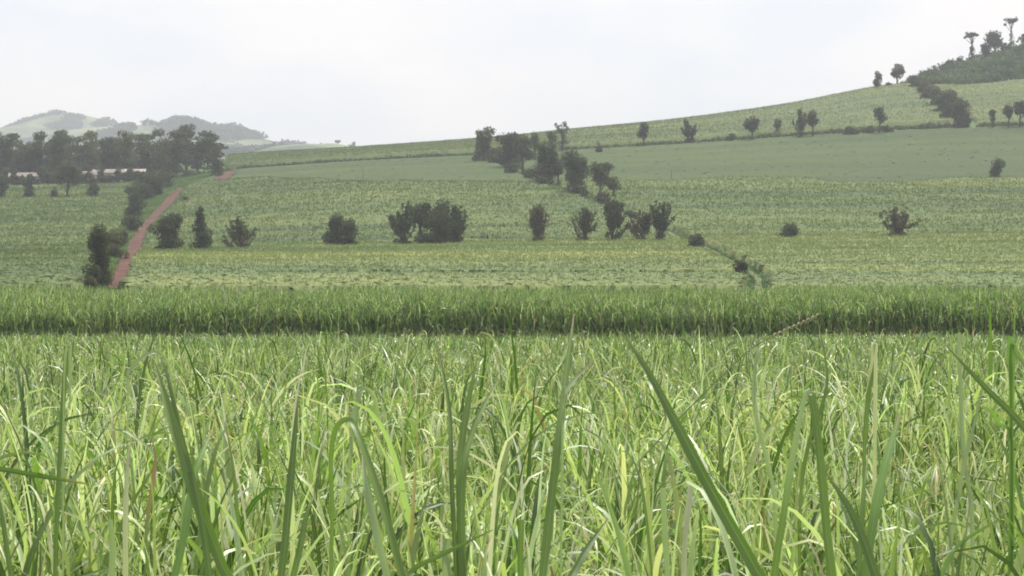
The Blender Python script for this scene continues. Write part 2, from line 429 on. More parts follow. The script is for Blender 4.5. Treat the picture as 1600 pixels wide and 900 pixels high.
tag(mesh_obj("grass", tri, np.arange(3 * n).reshape(-1, 3), M_TUFT, col=np.repeat(ct, 3, 0), smooth=False), "rough green grass on the verges of the red road and the diagonal path", "grass", kind='stuff')

# ------------------------------------------------------------------ distant hills
def far_hill(sil, dist, depth, seed, foot_py):
    u = np.arange(sil[0][0], sil[-1][0] + 1, 4.0)
    top = np.interp(u, [p[0] for p in sil], [p[1] for p in sil])
    t = np.linspace(-1, 1, 60)
    Uu, Tt = np.meshgrid(u, t)
    ztop = CZ + (HOR - top) / F * dist
    zb = CZ + (HOR - foot_py) / F * (dist - depth)
    dd = dist + Tt * depth
    x = (Uu - 800) / F * dist
    sh = (1 - np.abs(Tt)) ** 1.05
    nz = (vnoise(x, dd, 160, seed) - 0.5) * 36 + (vnoise(x, dd, 55, seed + 1) - 0.5) * 16
    edge = np.minimum(1, np.minimum(Uu - sil[0][0], sil[-1][0] - Uu) / 60.0)
    z = zb + (ztop[None] - zb) * sh + nz * np.sin(np.abs(Tt) * math.pi) * edge - 30 * (1 - edge) 
    z = np.where(np.abs(Tt) > 0.98, -10, z)
    V = np.stack([x, dd, z], -1).reshape(-1, 3); m = len(u)
    a = (np.arange(59)[:, None] * m + np.arange(m - 1)[None]).ravel()
    tag(mesh_obj("hills", V, np.stack([a, a + 1, a + m + 1, a + m], 1), M_HILL), kind='structure')
    return lambda uu, tt: ((uu - 800) / F * dist, dist + tt * depth, float(zb + (np.interp(uu, u, ztop) - zb) * (1 - abs(tt)) ** 1.05))
hillA = far_hill([(-260, 214), (-60, 206), (0, 207), (36, 203), (46, 191), (75, 181), (95, 177), (110, 174), (130, 178), (160, 185), (190, 193), (230, 204), (320, 218), (420, 236)], 4300, 700, 40, 240)
hillB = far_hill([(60, 215), (130, 201), (190, 194), (215, 194), (240, 192), (260, 188), (285, 186), (310, 190), (335, 199), (350, 200), (366, 200), (385, 207), (410, 216), (440, 223), (475, 231), (520, 237), (700, 245)], 3600, 600, 50, 245)
hillC = far_hill([(-200, 232), (20, 222), (120, 226), (300, 226), (380, 233), (440, 235), (520, 235), (620, 238), (760, 246)], 2600, 400, 60, 262)

# ------------------------------------------------------------------ trees
def tube(bag, pts, radii, col, sides=6):
    pts = np.asarray(pts, float); n = len(pts)
    tan = np.gradient(pts, axis=0); tan /= np.linalg.norm(tan, axis=1)[:, None] + 1e-9
    ref = np.array([0.3, 1, 0.1]); s = np.cross(tan, ref); s /= np.linalg.norm(s, axis=1)[:, None] + 1e-9
    t = np.cross(tan, s); a = np.linspace(0, 2 * math.pi, sides, endpoint=False)
    ring = pts[:, None] + (s[:, None] * np.cos(a)[None, :, None] + t[:, None] * np.sin(a)[None, :, None]) * np.asarray(radii)[:, None, None]
    V = ring.reshape(-1, 3); Fq = []
    for i in range(n - 1):
        for j in range(sides):
            Fq.append([i * sides + j, i * sides + (j + 1) % sides, (i + 1) * sides + (j + 1) % sides, (i + 1) * sides + j])
    bag.add(V, Fq, col)

def leaf_cloud(bag, clumps, size, col, rs, dens=1.0):
    """many small leaf-sprays through each clump's volume: (centre, radius xyz)"""
    for c, rad in clumps:
        rad = np.asarray(rad, float)
        area = (rad[0] * rad[2] + rad[1] * rad[2] + rad[0] * rad[1]) * 4
        n = int(max(14, dens * 0.75 * area / (size * size)))
        v = rs.normal(size=(n, 3)); v /= np.linalg.norm(v, axis=1)[:, None]
        r = rs.uniform(0.35, 1.0, n) ** 0.6 * rs.uniform(0.85, 1.18, n)
        p = np.asarray(c) + v * r[:, None] * rad
        a = rs.normal(size=(n, 3)); a /= np.linalg.norm(a, axis=1)[:, None]
        b = np.cross(a, v + 0.4 * rs.normal(size=(n, 3))); b /= np.linalg.norm(b, axis=1)[:, None] + 1e-9
        s = size * rs.uniform(0.5, 1.15, n)[:, None]
        q = np.stack([p - a * s, p - b * s * 0.55, p + a * s, p + b * s * 0.55], 1).reshape(-1, 3)
        shade = rs.uniform(0.8, 1.2)
        cc = np.asarray(col) * shade * rs.uniform(0.75, 1.3, n)[:, None]
        bag.add(q, np.arange(4 * n).reshape(-1, 4), np.repeat(cc, 4, 0))

TC = {'dark': (0.060, 0.076, 0.042), 'green': (0.070, 0.105, 0.045), 'olive': (0.092, 0.102, 0.052), 'brown': (0.088, 0.084, 0.052), 'grey': (0.085, 0.100, 0.065)}
tree_seed = [100]
def tree(u, base, top, wpx, kind, label, colour='dark', name='tree', d=None, group=None, cat='tree', dens=1.0, leafsize=None):
    tree_seed[0] += 1
    rs = np.random.default_rng(tree_seed[0])
    dd = solve_d(u, base, 0.8) if d is None else d
    wpx = wpx * {'vase': 1.75, 'euc': 1.45, 'cone': 1.5, 'bushy': 1.5}.get(kind, 1.32); base += 0; top -= (base - top) * {'vase': 0.1, 'bushy': 0.06}.get(kind, 0.03)
    x, y = (u - 800) / F * dd, dd
    z = float(H(u, dd))
    zt = CZ + (HOR - top) / F * dd
    h = max(1.0, zt - z)
    w = wpx / F * dd / 2
    root = empty(name, (x, y, z)); tag(root, label, cat, group)
    base_p = np.array([x, y, z]); col = TC[colour]
    ls = leafsize or max(0.12, 0.34 * dd / 600)
    clumps = []; limbs = []
    P = lambda fx, fy, fz: base_p + np.array([fx * w, fy * w, fz * h])
    if kind == 'round':            # clear trunk, rounded uneven crown
        n = rs.integers(9, 14)
        for i in range(n):
            a = rs.uniform(0, 2 * math.pi); r = rs.uniform(0.15, 0.72); fz = rs.uniform(0.45, 0.88)
            k = math.sqrt(max(0.1, 1 - ((fz - 0.66) / 0.36) ** 2))
            clumps.append((P(math.cos(a) * r * k, math.sin(a) * r * k, fz), np.array([w, w, h * 0.38]) * rs.uniform(0.26, 0.42)))
        clumps.append((P(0, 0, 0.64), np.array([w * 0.6, w * 0.6, h * 0.22])))
    elif kind == 'bushy':          # foliage down to the ground
        n = rs.integers(12, 17)
        for i in range(n):
            a = rs.uniform(0, 2 * math.pi); fz = rs.uniform(0.08, 0.9); r = rs.uniform(0.1, 0.68) * (1 - 0.35 * max(0, fz - 0.4))
            clumps.append((P(math.cos(a) * r, math.sin(a) * r, fz), np.array([w * 0.38, w * 0.38, h * 0.13]) * rs.uniform(0.75, 1.25)))
        for fz in (0.15, 0.4, 0.65): clumps.append((P(0, 0, fz), np.array([w * 0.5, w * 0.5, h * 0.2])))
    elif kind == 'cone':
        for i in range(17):
            fz = (i + 0.5) / 17; a = rs.uniform(0, 2 * math.pi); r = (1 - fz) * rs.uniform(0.2, 0.8)
            clumps.append((P(math.cos(a) * r, math.sin(a) * r, 0.04 + fz * 0.9), np.array([w * (0.5 - 0.3 * fz), w * (0.5 - 0.3 * fz), h * 0.09])))
        for fz in (0.2, 0.4, 0.6, 0.78): clumps.append((P(0, 0, fz), np.array([w * 0.5 * (1.1 - fz), w * 0.5 * (1.1 - fz), h * 0.16])))
    elif kind == 'vase':           # ascending spiky branches, sky and field between them
        for i in range(19):
            a = rs.uniform(0, 2 * math.pi); r = rs.uniform(0.08, 0.95); fz = rs.uniform(0.80, 0.99) - 0.42 * r * r * rs.uniform(0.5, 1.4)
            e = P(math.cos(a) * r, math.sin(a) * r * 0.8, fz)
            s0 = P(0, 0, rs.uniform(0.04, 0.35)); m = (s0 * 0.45 + e * 0.55) + np.array([0, 0, -0.05 * h]) + (e - s0) * [0.08, 0.08, 0]
            limbs.append([s0, m, e])
            for q in (0.42, 0.58, 0.72, 0.86, 0.98):
                c_ = s0 * (1 - q) ** 2 + 2 * q * (1 - q) * m + e * q * q
                clumps.append((c_ + rs.normal(0, 0.03, 3) * w, np.array([w * 0.13, w * 0.13, h * 0.07]) * rs.uniform(0.6, 1.25) * (1.2 - 0.45 * q)))
        for i in range(6): clumps.append((P(rs.uniform(-.4, .4), rs.uniform(-.3, .3), rs.uniform(0.04, 0.22)), np.array([w * 0.2, w * 0.2, h * 0.07])))
    elif kind == 'euc':            # tall, ragged, hanging crown
        lean = rs.uniform(-0.25, 0.25)
        for i in range(20):
            fz = rs.uniform(0.14, 0.94); a = rs.uniform(0, 2 * math.pi); r = rs.uniform(0.1, 0.78) * (0.55 + 0.55 * math.sin(math.pi * min(1, (fz - 0.12) / 0.88)))
            clumps.append((P(math.cos(a) * r + lean * fz, math.sin(a) * r, fz), np.array([w * 0.34, w * 0.34, h * 0.075]) * rs.uniform(0.6, 1.3)))
        for i in range(4): clumps.append((P(lean * 0.6, 0, 0.2 + i * 0.17), np.array([w * 0.42, w * 0.42, h * 0.1])))
    elif kind == 'slim':           # sparse tall tree, crown of a few separate puffs
        for i in range(9):
            fz = rs.uniform(0.5, 0.93); a = rs.uniform(0, 2 * math.pi); r = rs.uniform(0.2, 0.75)
            clumps.append((P(math.cos(a) * r, math.sin(a) * r, fz), np.array([w * 0.3, w * 0.3, h * 0.08]) * rs.uniform(0.6, 1.2)))
        for i in range(3): clumps.append((P(rs.uniform(-.5, .5), 0, rs.uniform(0.08, 0.35)), np.array([w * 0.4, w * 0.4, h * 0.1])))
    elif kind == 'umbrella':       # flat crown high on a vine-clad trunk
        for i in range(9):
            a = rs.uniform(0, 2 * math.pi); r = rs.uniform(0.1, 0.7)
            clumps.append((P(math.cos(a) * r, math.sin(a) * r, rs.uniform(0.86, 0.95)), np.array([w * 0.38, w * 0.38, h * 0.05]) * rs.uniform(0.8, 1.2)))
        for fz, rr in ((0.08, .75), (0.2, .6), (0.32, .45), (0.44, .38), (0.55, .3)): clumps.append((P(rs.uniform(-.08, .08), 0, fz), np.array([w * rr, w * rr, h * 0.085])))
        limbs.append([P(0, 0, 0.62), P(-0.5, 0, 0.74), P(-0.85, 0, 0.80)]); clumps.append((P(-0.85, 0, 0.82), np.array([w * 0.22, w * 0.22, h * 0.035])))
    else:                          # 'shrub'
        n = rs.integers(7, 11)
        for i in range(n):
            a = rs.uniform(0, 2 * math.pi); r = rs.uniform(0.1, 0.66); fz = rs.uniform(0.2, 0.78) * (1 - 0.35 * r)
            clumps.append((P(math.cos(a) * r, math.sin(a) * r, fz), np.array([w * 0.36, w * 0.36, h * 0.24]) * rs.uniform(0.7, 1.2)))
        clumps.append((P(0, 0, 0.4), np.array([w * 0.6, w * 0.6, h * 0.4])))
    b = Bag(); leaf_cloud(b, clumps, ls, col, rs, dens)
    Vv, Ff, Cc = b.arrays()
    mesh_obj("crown" if kind != 'shrub' else "foliage", Vv, Ff, M_TREE, col=Cc, parent=root, smooth=False)
    t = Bag(); r0 = max(0.06, min(0.035 * h, 0.12 * w + 0.05)) * (0.6 if kind == 'umbrella' else 0.85)
    topz = {'umbrella': 0.9, 'euc': 0.85, 'slim': 0.8, 'cone': 0.9, 'vase': 0.35, 'shrub': 0.45}.get(kind, 0.7)
    tp = [P(0, 0, -0.02), P(rs.uniform(-.05, .05), 0, topz * 0.35), P(rs.uniform(-.1, .1), 0, topz * 0.7), P(rs.uniform(-.1, .1), 0, topz)]
    tube(t, tp, [r0 * 1.3, r0, r0 * 0.75, r0 * 0.35], (1, 1, 1))
    for lb in limbs: tube(t, lb, [r0 * 0.55, r0 * 0.35, r0 * 0.12], (1, 1, 1), 5)
    if kind in ('round', 'euc', 'slim', 'bushy', 'umbrella'):
        for c, rad in clumps[:9]:
            s0 = P(0, 0, min(topz * 0.8, max(0.2, (c[2] - z) / h - 0.28))); tube(t, [s0, (s0 + c) / 2 + [0, 0, 0.02 * h], c], [r0 * 0.45, r0 * 0.3, r0 * 0.1], (1, 1, 1), 5)
    Vv, Ff, Cc = t.arrays()
    mesh_obj("trunk" if kind != 'shrub' else "stem", Vv, Ff, M_BARK, parent=root)
    return root

g1 = "trees of the lower row on the hillside"
LOW = [
    (262, 390, 333, 46, 'bushy', 'dark', "broad dark bushy tree right beside the red dirt road"),
    (313, 390, 323, 38, 'cone', 'dark', "tapering pointed dark tree in the lower row near the red road"),
    (376, 388, 340, 36, 'vase', 'olive', "small open branched tree right of the pointed tree near the red road"),
    (524, 383, 331, 34, 'bushy', 'dark', "taller half of the joined pair of bushy trees left of the wide cluster"),
    (546, 383, 340, 28, 'bushy', 'dark', "shorter right half of the joined pair of bushy trees"),
    (631, 381, 317, 34, 'vase', 'dark', "leftmost loose leaved tree of the wide cluster in the lower row"),
    (657, 380, 315, 42, 'round', 'dark', "middle tree of the wide cluster, round crown on a visible trunk"),
    (688, 380, 317, 56, 'bushy', 'dark', "spreading tree of the wide cluster, between the round crown and the drooping one"),
    (710, 379, 324, 36, 'vase', 'dark', "drooping right hand tree of the wide cluster, branches reaching low"),
    (840, 377, 322, 28, 'bushy', 'brown', "narrow ragged brownish tree standing alone right of the wide cluster"),
    (913, 377, 325, 30, 'vase', 'olive', "upright oval tree of thin branches left of the diagonal path trees"),
    (957, 377, 309, 34, 'vase', 'dark', "tall dense upright tree where the lower row meets the diagonal trees"),
    (1003, 376, 332, 30, 'vase', 'brown', "low thin brownish tree at the foot of the taller forked tree"),
    (1030, 376, 315, 32, 'vase', 'dark', "forked tree with ascending branches just left of the diagonal path"),
    (1235, 371, 340, 30, 'shrub', 'dark', "small round shrub like tree alone in the right hand field"),
    (1401, 369, 326, 44, 'vase', 'brown', "lone vase shaped tree with spread bare branches in the right hand field"),
]
for u, b, t, w, k_, c, lab in LOW: tree(u, b, t, w, k_, lab, c, group=g1)
g2 = "trees along the diagonal path"
for u, b, t, w, k_, c, lab in [
    (755, 249, 198, 34, 'bushy', 'dark', "dark rounded tree at the upper end of the diagonal row, left on the skyline"),
    (795, 259, 206, 38, 'bushy', 'dark', "broad crowned tree second from the top in the diagonal row"),
    (817, 264, 212, 38, 'round', 'dark', "tree with pale lower trunks joined to the broad crown in the diagonal row"),
    (836, 246, 205, 18, 'round', 'dark', "small round topped tree showing above the diagonal row"),
    (862, 236, 200, 15, 'round', 'olive', "slender small crowned tree left of the airy tree on the skyline"),
    (879, 234, 189, 24, 'slim', 'grey', "airy tree of thin separate puffs reaching over the skyline"),
    (852, 284, 222, 48, 'bushy', 'dark', "largest dark tree in the middle of the diagonal row"),
    (872, 284, 250, 20, 'round', 'dark', "small tree tucked against the right side of the largest diagonal tree"),
    (897, 300, 236, 38, 'bushy', 'dark', "tall oval dark tree leafy to the ground in the diagonal row"),
    (938, 308, 253, 38, 'round', 'dark', "tree with several bare pale stems under a flat topped crown"),
    (960, 306, 274, 20, 'round', 'dark', "small round crown leaning right beside the bare stemmed tree"),
]: tree(u, b, t, w, k_, lab, c, group=g2)
g3 = "shrubs along the diagonal path"
for u, b, t, w, lab in [
    (776, 252, 238, 26, "low undergrowth shrub between the two topmost diagonal trees"),
    (801, 268, 252, 22, "low shrub under the broad crowned diagonal tree"),
    (826, 276, 262, 24, "shrub at the foot of the pale trunks in the diagonal row"),
    (847, 288, 272, 20, "shrub below the largest dark diagonal tree"),
    (905, 303, 288, 30, "dense shrub at the foot of the tall oval tree"),
    (941, 314, 298, 26, "brownish shrub under the tree with bare pale stems"),
    (962, 327, 308, 28, "shrub just above the tall dense upright tree of the lower row"),
    (987, 338, 324, 18, "small dark shrub on the path above the forked tree"),
    (1090, 386, 357, 28, "dense round dark bush on the diagonal path below the forked tree"),
    (1160, 424, 398, 24, "lowest bush on the diagonal path, just above the tall cane field"),
]: tree(u, b, t, w, 'shrub', lab, 'brown' if 'brown' in lab else ('olive' if 'weed' in lab else 'dark'), name='shrub', group=g3, cat='shrub')
tree(1556, 274, 242, 26, 'shrub', "small dark round tree alone in the smooth field near the right edge", 'dark')
tree(935, 236, 221, 12, 'shrub', "small shrub standing in the hedge right of the airy skyline tree", 'dark', name='shrub', cat='shrub')
g4 = "small trees along the long upper hedge"
for u, b, t, w, k_, c, lab in [
    (1006, 226, 192, 20, 'round', 'dark', "round topped hedge tree touching the skyline, first right of the diagonal row"),
    (1076, 221, 189, 19, 'vase', 'dark', "slanting hedge tree, second right of the diagonal row"),
    (1142, 218, 208, 17, 'shrub', 'dark', "low dark bush in the hedge left of the third hedge tree"),
    (1176, 216, 181, 24, 'round', 'dark', "broad crowned hedge tree, third right of the diagonal row"),
    (1214, 209, 184, 13, 'round', 'olive', "smallest hedge tree, alone between the broad crown and the close pair"),
    (1251, 212, 173, 18, 'vase', 'olive', "left tree of the close pair above the hedge, on a thin bare trunk"),
    (1270, 211, 172, 20, 'round', 'dark', "right tree of the close pair above the hedge, leafier crown"),
    (1374, 206, 166, 23, 'round', 'dark', "hedge tree standing alone under the wooded hilltop, tiered crown"),
    (1330, 208, 196, 22, 'shrub', 'dark', "thick bush in the hedge left of the tiered hedge tree"),
    (1358, 206, 194, 18, 'shrub', 'dark', "bush in the hedge at the left foot of the tiered tree"),
    (1386, 205, 193, 18, 'shrub', 'dark', "bush in the hedge at the right foot of the tiered tree"),
    (1551, 198, 172, 14, 'round', 'dark', "small tree above the hedge, leftmost of three near the right edge"),
    (1576, 197, 159, 18, 'round', 'dark', "thin trunked tree above the hedge, middle of three near the right edge"),
    (1594, 196, 156, 26, 'round', 'dark', "wide crowned tree above the hedge at the very right edge"),
    (1622, 196, 160, 26, 'round', 'dark', "tree just outside the right edge of the view above the hedge"),
]: tree(u, b, t, w, k_, lab, c, group=g4, name='tree' if k_ != 'shrub' else 'shrub', cat='tree' if k_ != 'shrub' else 'shrub')
g5 = "trees of the dense line climbing to the wooded hilltop"
for i, (u, b, t, w, c) in enumerate([(1500, 196, 150, 30, 'dark'), (1486, 188, 143, 30, 'dark'), (1473, 178, 138, 28, 'dark'), (1463, 168, 132, 24, 'olive'),
        (1452, 158, 126, 22, 'brown'), (1442, 148, 121, 20, 'olive'), (1430, 139, 119, 20, 'dark'), (1509, 196, 172, 16, 'dark')]):
    ords = ["tallest dark tree at the foot of the climbing tree line", "second tree up the climbing tree line, dark and full", "third tree up the climbing tree line",
            "fourth tree up the climbing tree line, paler", "fifth tree up the climbing tree line, brownish", "sixth tree up the climbing tree line",
            "topmost tree of the climbing line where it meets the wood", "low tree at the right foot of the climbing tree line"]
    tree(u, b, t, w, 'bushy', ords[i], c, group=g5)
# ridge trees
tree(1371, 137, 113, 13, 'bushy', "slim leaning tree on the skyline, left of the rounder skyline tree", 'olive', d=915)
tree(1402, 134, 98, 23, 'round', "rounded tree on the skyline where the wooded hilltop begins", 'dark', d=925)
tree(1388, 137, 128, 9, 'shrub', "tiny bush on the skyline between two ridge trees", 'dark', name='shrub', cat='shrub', d=915)
# hilltop trees
tree(1519, 100, 51, 20, 'umbrella', "flat crowned tree with vine clad trunk standing out of the wooded slope", 'dark', d=1050)
tree(1555, 96, 47, 32, 'round', "large round tree on the wooded hilltop", 'dark', d=1050)
tree(1580, 88, 29, 17, 'umbrella', "tallest thin tree on the hilltop with a small flat crown", 'dark', d=1062, dens=0.9)
tree(1597, 80, 52, 18, 'slim', "ragged tree at the right edge of the hilltop", 'dark', d=1050)
tree(1572, 88, 66, 18, 'round', "low tree right of the large round hilltop tree", 'dark', d=1052)
tree(1540, 95, 68, 16, 'round', "low tree filling the gap left of the large round hilltop tree", 'dark', d=1050)
tree(1500, 108, 88, 14, 'round', "small crown on the slope crest left of the vine clad tree", 'green', d=1050)
tree(1483, 115, 92, 14, 'round', "second small crown on the slope crest left of the vine clad tree", 'dark', d=1050)
# wood on the hilltop: one mass
b = Bag(); rs = np.random.default_rng(77)
for i in range(900):
    u = rs.uniform(1405, 1850); d = rs.uniform(932, 1075)
    x, y = (u - 800) / F * d, d
    z = float(H(u, d))
    if u < 1440 and d < 945 + (1440 - u): pass
    s = rs.uniform(1.2, 3.0) * (0.6 if u < 1440 else 1.0) * (1.35 if d > 1020 else 1.0)
    leaf_cloud(b, [((x, y, z + s * 0.4), (s * 1.3, s * 1.3, s * rs.uniform(0.6, 1.1)))], 0.75, np.array((0.054, 0.086, 0.037)) * rs.uniform(0.6, 1.5), rs, 0.9)
Vv, Ff, Cc = b.arrays()
tag(mesh_obj("woods", Vv, Ff, M_TREE, col=Cc, smooth=False), "dense green thicket covering the hilltop slope at the upper right", "woods", kind='stuff')

# hedge along the upper field edge
def hedge(ulist, dfun, hpx, label, colour=(0.075, 0.098, 0.052), thick=1.6, seed=1, name='hedge', up=1.0):
    rs = np.random.default_rng(seed); b = Bag()
    um = 0.5 * (ulist[0] + ulist[1]); dm = dfun(um)
    root = empty(name, ((um - 800) / F * dm, dm, float(H(um, dm))))
    tag(root, label, "hedge", "hedges between the hillside fields")
    u = ulist[0]
    while u < ulist[1]:
        d = dfun(u) + rs.uniform(-thick, thick)
        hh = hpx / F * d * rs.uniform(0.6, 1.25) * (0.7 + 0.6 * float(vnoise(u, 0, 30, 9)))
        x = (u - 800) / F * d; z = float(H(u, d))
        leaf_cloud(b, [((x, d, z + hh * 0.45), (hh * 0.75, hh * 0.6, hh * 0.55))], 0.42, np.array(colour) * rs.uniform(0.8, 1.25), rs, 0.9)
        u += rs.uniform(1.5, 4.0)
    V_, F_, C_ = b.arrays(); mesh_obj("foliage", V_, F_, M_TREE, col=C_, parent=root, smooth=False)
hedge((884, 1185), lambda u: 762.0, 5, "long low hedge right of the airy skyline tree, under the first three hedge trees", seed=1)
hedge((1185, 1496), lambda u: 762.0, 7, "thicker hedge from the third hedge tree to the climbing tree line", seed=2)
hedge((1528, 1760), lambda u: 762.0, 7, "hedge under the three trees near the right edge", seed=3)
hedge((372, 748), lambda u: 763.0, 5, "thin dark hedge under the light ridge cane, left of the diagonal trees", seed=4, colour=(0.06, 0.085, 0.042))
hedge((225, 360), lambda u: 752.0, 7, "dark hedge strip at the foot of the tall grove near the red earth patch", seed=5)
hedge((-60, 228), lambda u: 755.0, 4, "dark hedge strip in front of the pale buildings under the grove", seed=6)
# scrubby edge of the lowest fields
hedge((400, 1060), lambda u: 287.0, 6, "rough dark grass edge right behind the tall cane, left of the diagonal path", seed=7, colour=(0.075, 0.075, 0.048), thick=1.0)
hedge((236, 1065), lambda u: 431.0, 4, "low weedy strip under the lower tree row", seed=8, colour=(0.085, 0.12, 0.055))
hedge((1095, 1640), lambda u: 431.0, 4, "low weedy strip between the two right hand fields", seed=9, colour=(0.085, 0.12, 0.055))

# ------------------------------------------------------------------ grove, buildings and roadside trees at the left
g6 = "tall trees of the grove at the left"
GROVE = [(-30, 204, 46), (4, 201, 46), (30, 224, 30), (47, 214, 34), (64, 208, 30), (84, 212, 30), (99, 202, 36), (122, 213, 30), (143, 208, 26), (162, 214, 34),
         (184, 211, 30), (200, 205, 30), (222, 208, 34), (240, 222, 28), (258, 206, 32), (276, 207, 30), (291, 196, 34), (308, 215, 28), (325, 208, 34), (336, 228, 20)]
GL = ["tall ragged tree outside the left edge of the grove", "tall tree at the left picture edge of the grove", "lower tree in the dip right of the leftmost grove tree",
      "slanting crowned grove tree behind the small pale house", "grove tree with a tufted top behind the left house", "grove tree just left of the big spreading one",
      "big spreading grove tree with a jagged top, above the forked small tree", "grove tree just right of the big spreading one", "narrow topped grove tree under the right foot of the far peak",
      "wide dark grove tree above the long pale house", "grove tree right of the long pale house's wide tree", "flat topped grove tree with open twigs", "full rounded grove tree in the middle right of the grove",
      "lower grove tree filling the notch left of the tall group", "dark grove tree at the left of the tall right hand group", "grove tree between the dark one and the highest top",
      "highest pointed tree of the grove", "lower tree between the highest top and the last full tree", "full dark tree near the right end of the grove", "last small tree at the right end of the grove"]
rs_g = np.random.default_rng(5)
for (u, t, w), lab in zip(GROVE, GL):
    d = rs_g.uniform(768, 830); tree(u, 290, t, w * 1.25, 'euc', lab, ['dark', 'olive', 'grey', 'dark'][int(rs_g.integers(0, 4))], d=d, group=g6, dens=0.85)
# a second, deeper rank so that the grove is as thick as it looks
for i in range(16):
    u = -40 + i * 24 + rs_g.uniform(-6, 6); d = rs_g.uniform(845, 890)
    tree(u, 288, 222 + rs_g.uniform(-6, 10), 38, 'euc', "dark tree in the rear rank of the grove, mostly hidden by the front trees", 'dark', d=d, group="rear rank of the grove", dens=0.7)
tree(340, 272, 243, 22, 'shrub', "dark round bush at the right end of the grove beside the red earth patch", 'dark')
for i in range(26):
    u = -50 + i * 15.5 + rs_g.uniform(-5, 5)
    tree(u, 288, rs_g.uniform(258, 272), rs_g.uniform(18, 28), 'shrub', "dark bush of the undergrowth between the trunks of the grove", 'dark', name='shrub', cat='shrub', d=rs_g.uniform(772, 830), group="undergrowth of the grove")
for u, t in ((8, 268), (22, 274), (31, 281), (48, 279), (68, 266), (78, 276), (120, 270), (128, 279), (141, 276), (157, 268), (161, 278), (172, 281), (184, 270), (195, 278), (204, 268), (212, 275)):
    tree(u, 292, t - 7, 14, 'bushy', "small dark bush half hiding the pale buildings under the grove", 'dark', name='shrub', cat='shrub', d=756.5, group="bushes before the pale buildings")
g7 = "small trees in front of the grove"
tree(3, 309, 268, 22, 'bushy', "dark bushy small tree at the left picture edge in front of the grove", 'dark', group=g7)
tree(45, 308, 276, 20, 'bushy', "small bushy tree in front of the left pale house", 'dark', group=g7)
tree(86, 308, 290, 14, 'shrub', "low bush just left of the forked small tree", 'dark', group=g7, name='shrub', cat='shrub')
tree(105, 308, 252, 44, 'round', "forked dark tree with drooping sides in front of the grove", 'dark', group=g7)
tree(146, 307, 279, 17, 'bushy', "small oval tree in front of the long pale house", 'dark', group=g7)
g8 = "roadside trees left of the red road"
for u, b_, t, w, k_, c, lab in [
    (152, 436, 349, 40, 'bushy', 'dark', "largest dark roadside tree, lowest on the left of the red road"),
    (178, 398, 354, 34, 'bushy', 'olive', "paler bushy roadside tree right behind the largest one"),
    (146, 440, 405, 26, 'shrub', 'dark', "dark bush at the foot of the largest roadside tree"),
    (140, 444, 425, 22, 'shrub', 'olive', "low scrub at the lower end of the roadside trees"),
    (192, 376, 352, 18, 'shrub', 'olive', "olive bush halfway along the roadside trees"),
    (205, 356, 331, 30, 'shrub', 'dark', "round dark roadside bush with a gap of verge below it"),
    (212, 334, 302, 30, 'bushy', 'dark', "dark roadside tree above the round bush"),
    (214, 318, 282, 30, 'bushy', 'dark', "dense roadside tree where the row meets the pale buildings"),
    (228, 308, 268, 32, 'bushy', 'dark', "roadside tree with a broad crown under the grove"),
    (243, 302, 262, 34, 'bushy', 'dark', "uppermost big roadside tree merging with the grove"),
    (258, 290, 266, 24, 'bushy', 'dark', "last roadside tree before the end of the red road"),
    (166, 384, 364, 16, 'shrub', 'olive', "thin light scrub between the two lowest roadside trees"),
]: tree(u, b_, t, w, k_, lab, c, group=g8, name='tree' if k_ != 'shrub' else 'shrub', cat='tree' if k_ != 'shrub' else 'shrub')
tree(288, 314, 303, 18, 'shrub', "thin brown scrub at the right edge of the red road", 'brown', name='shrub', cat='shrub')

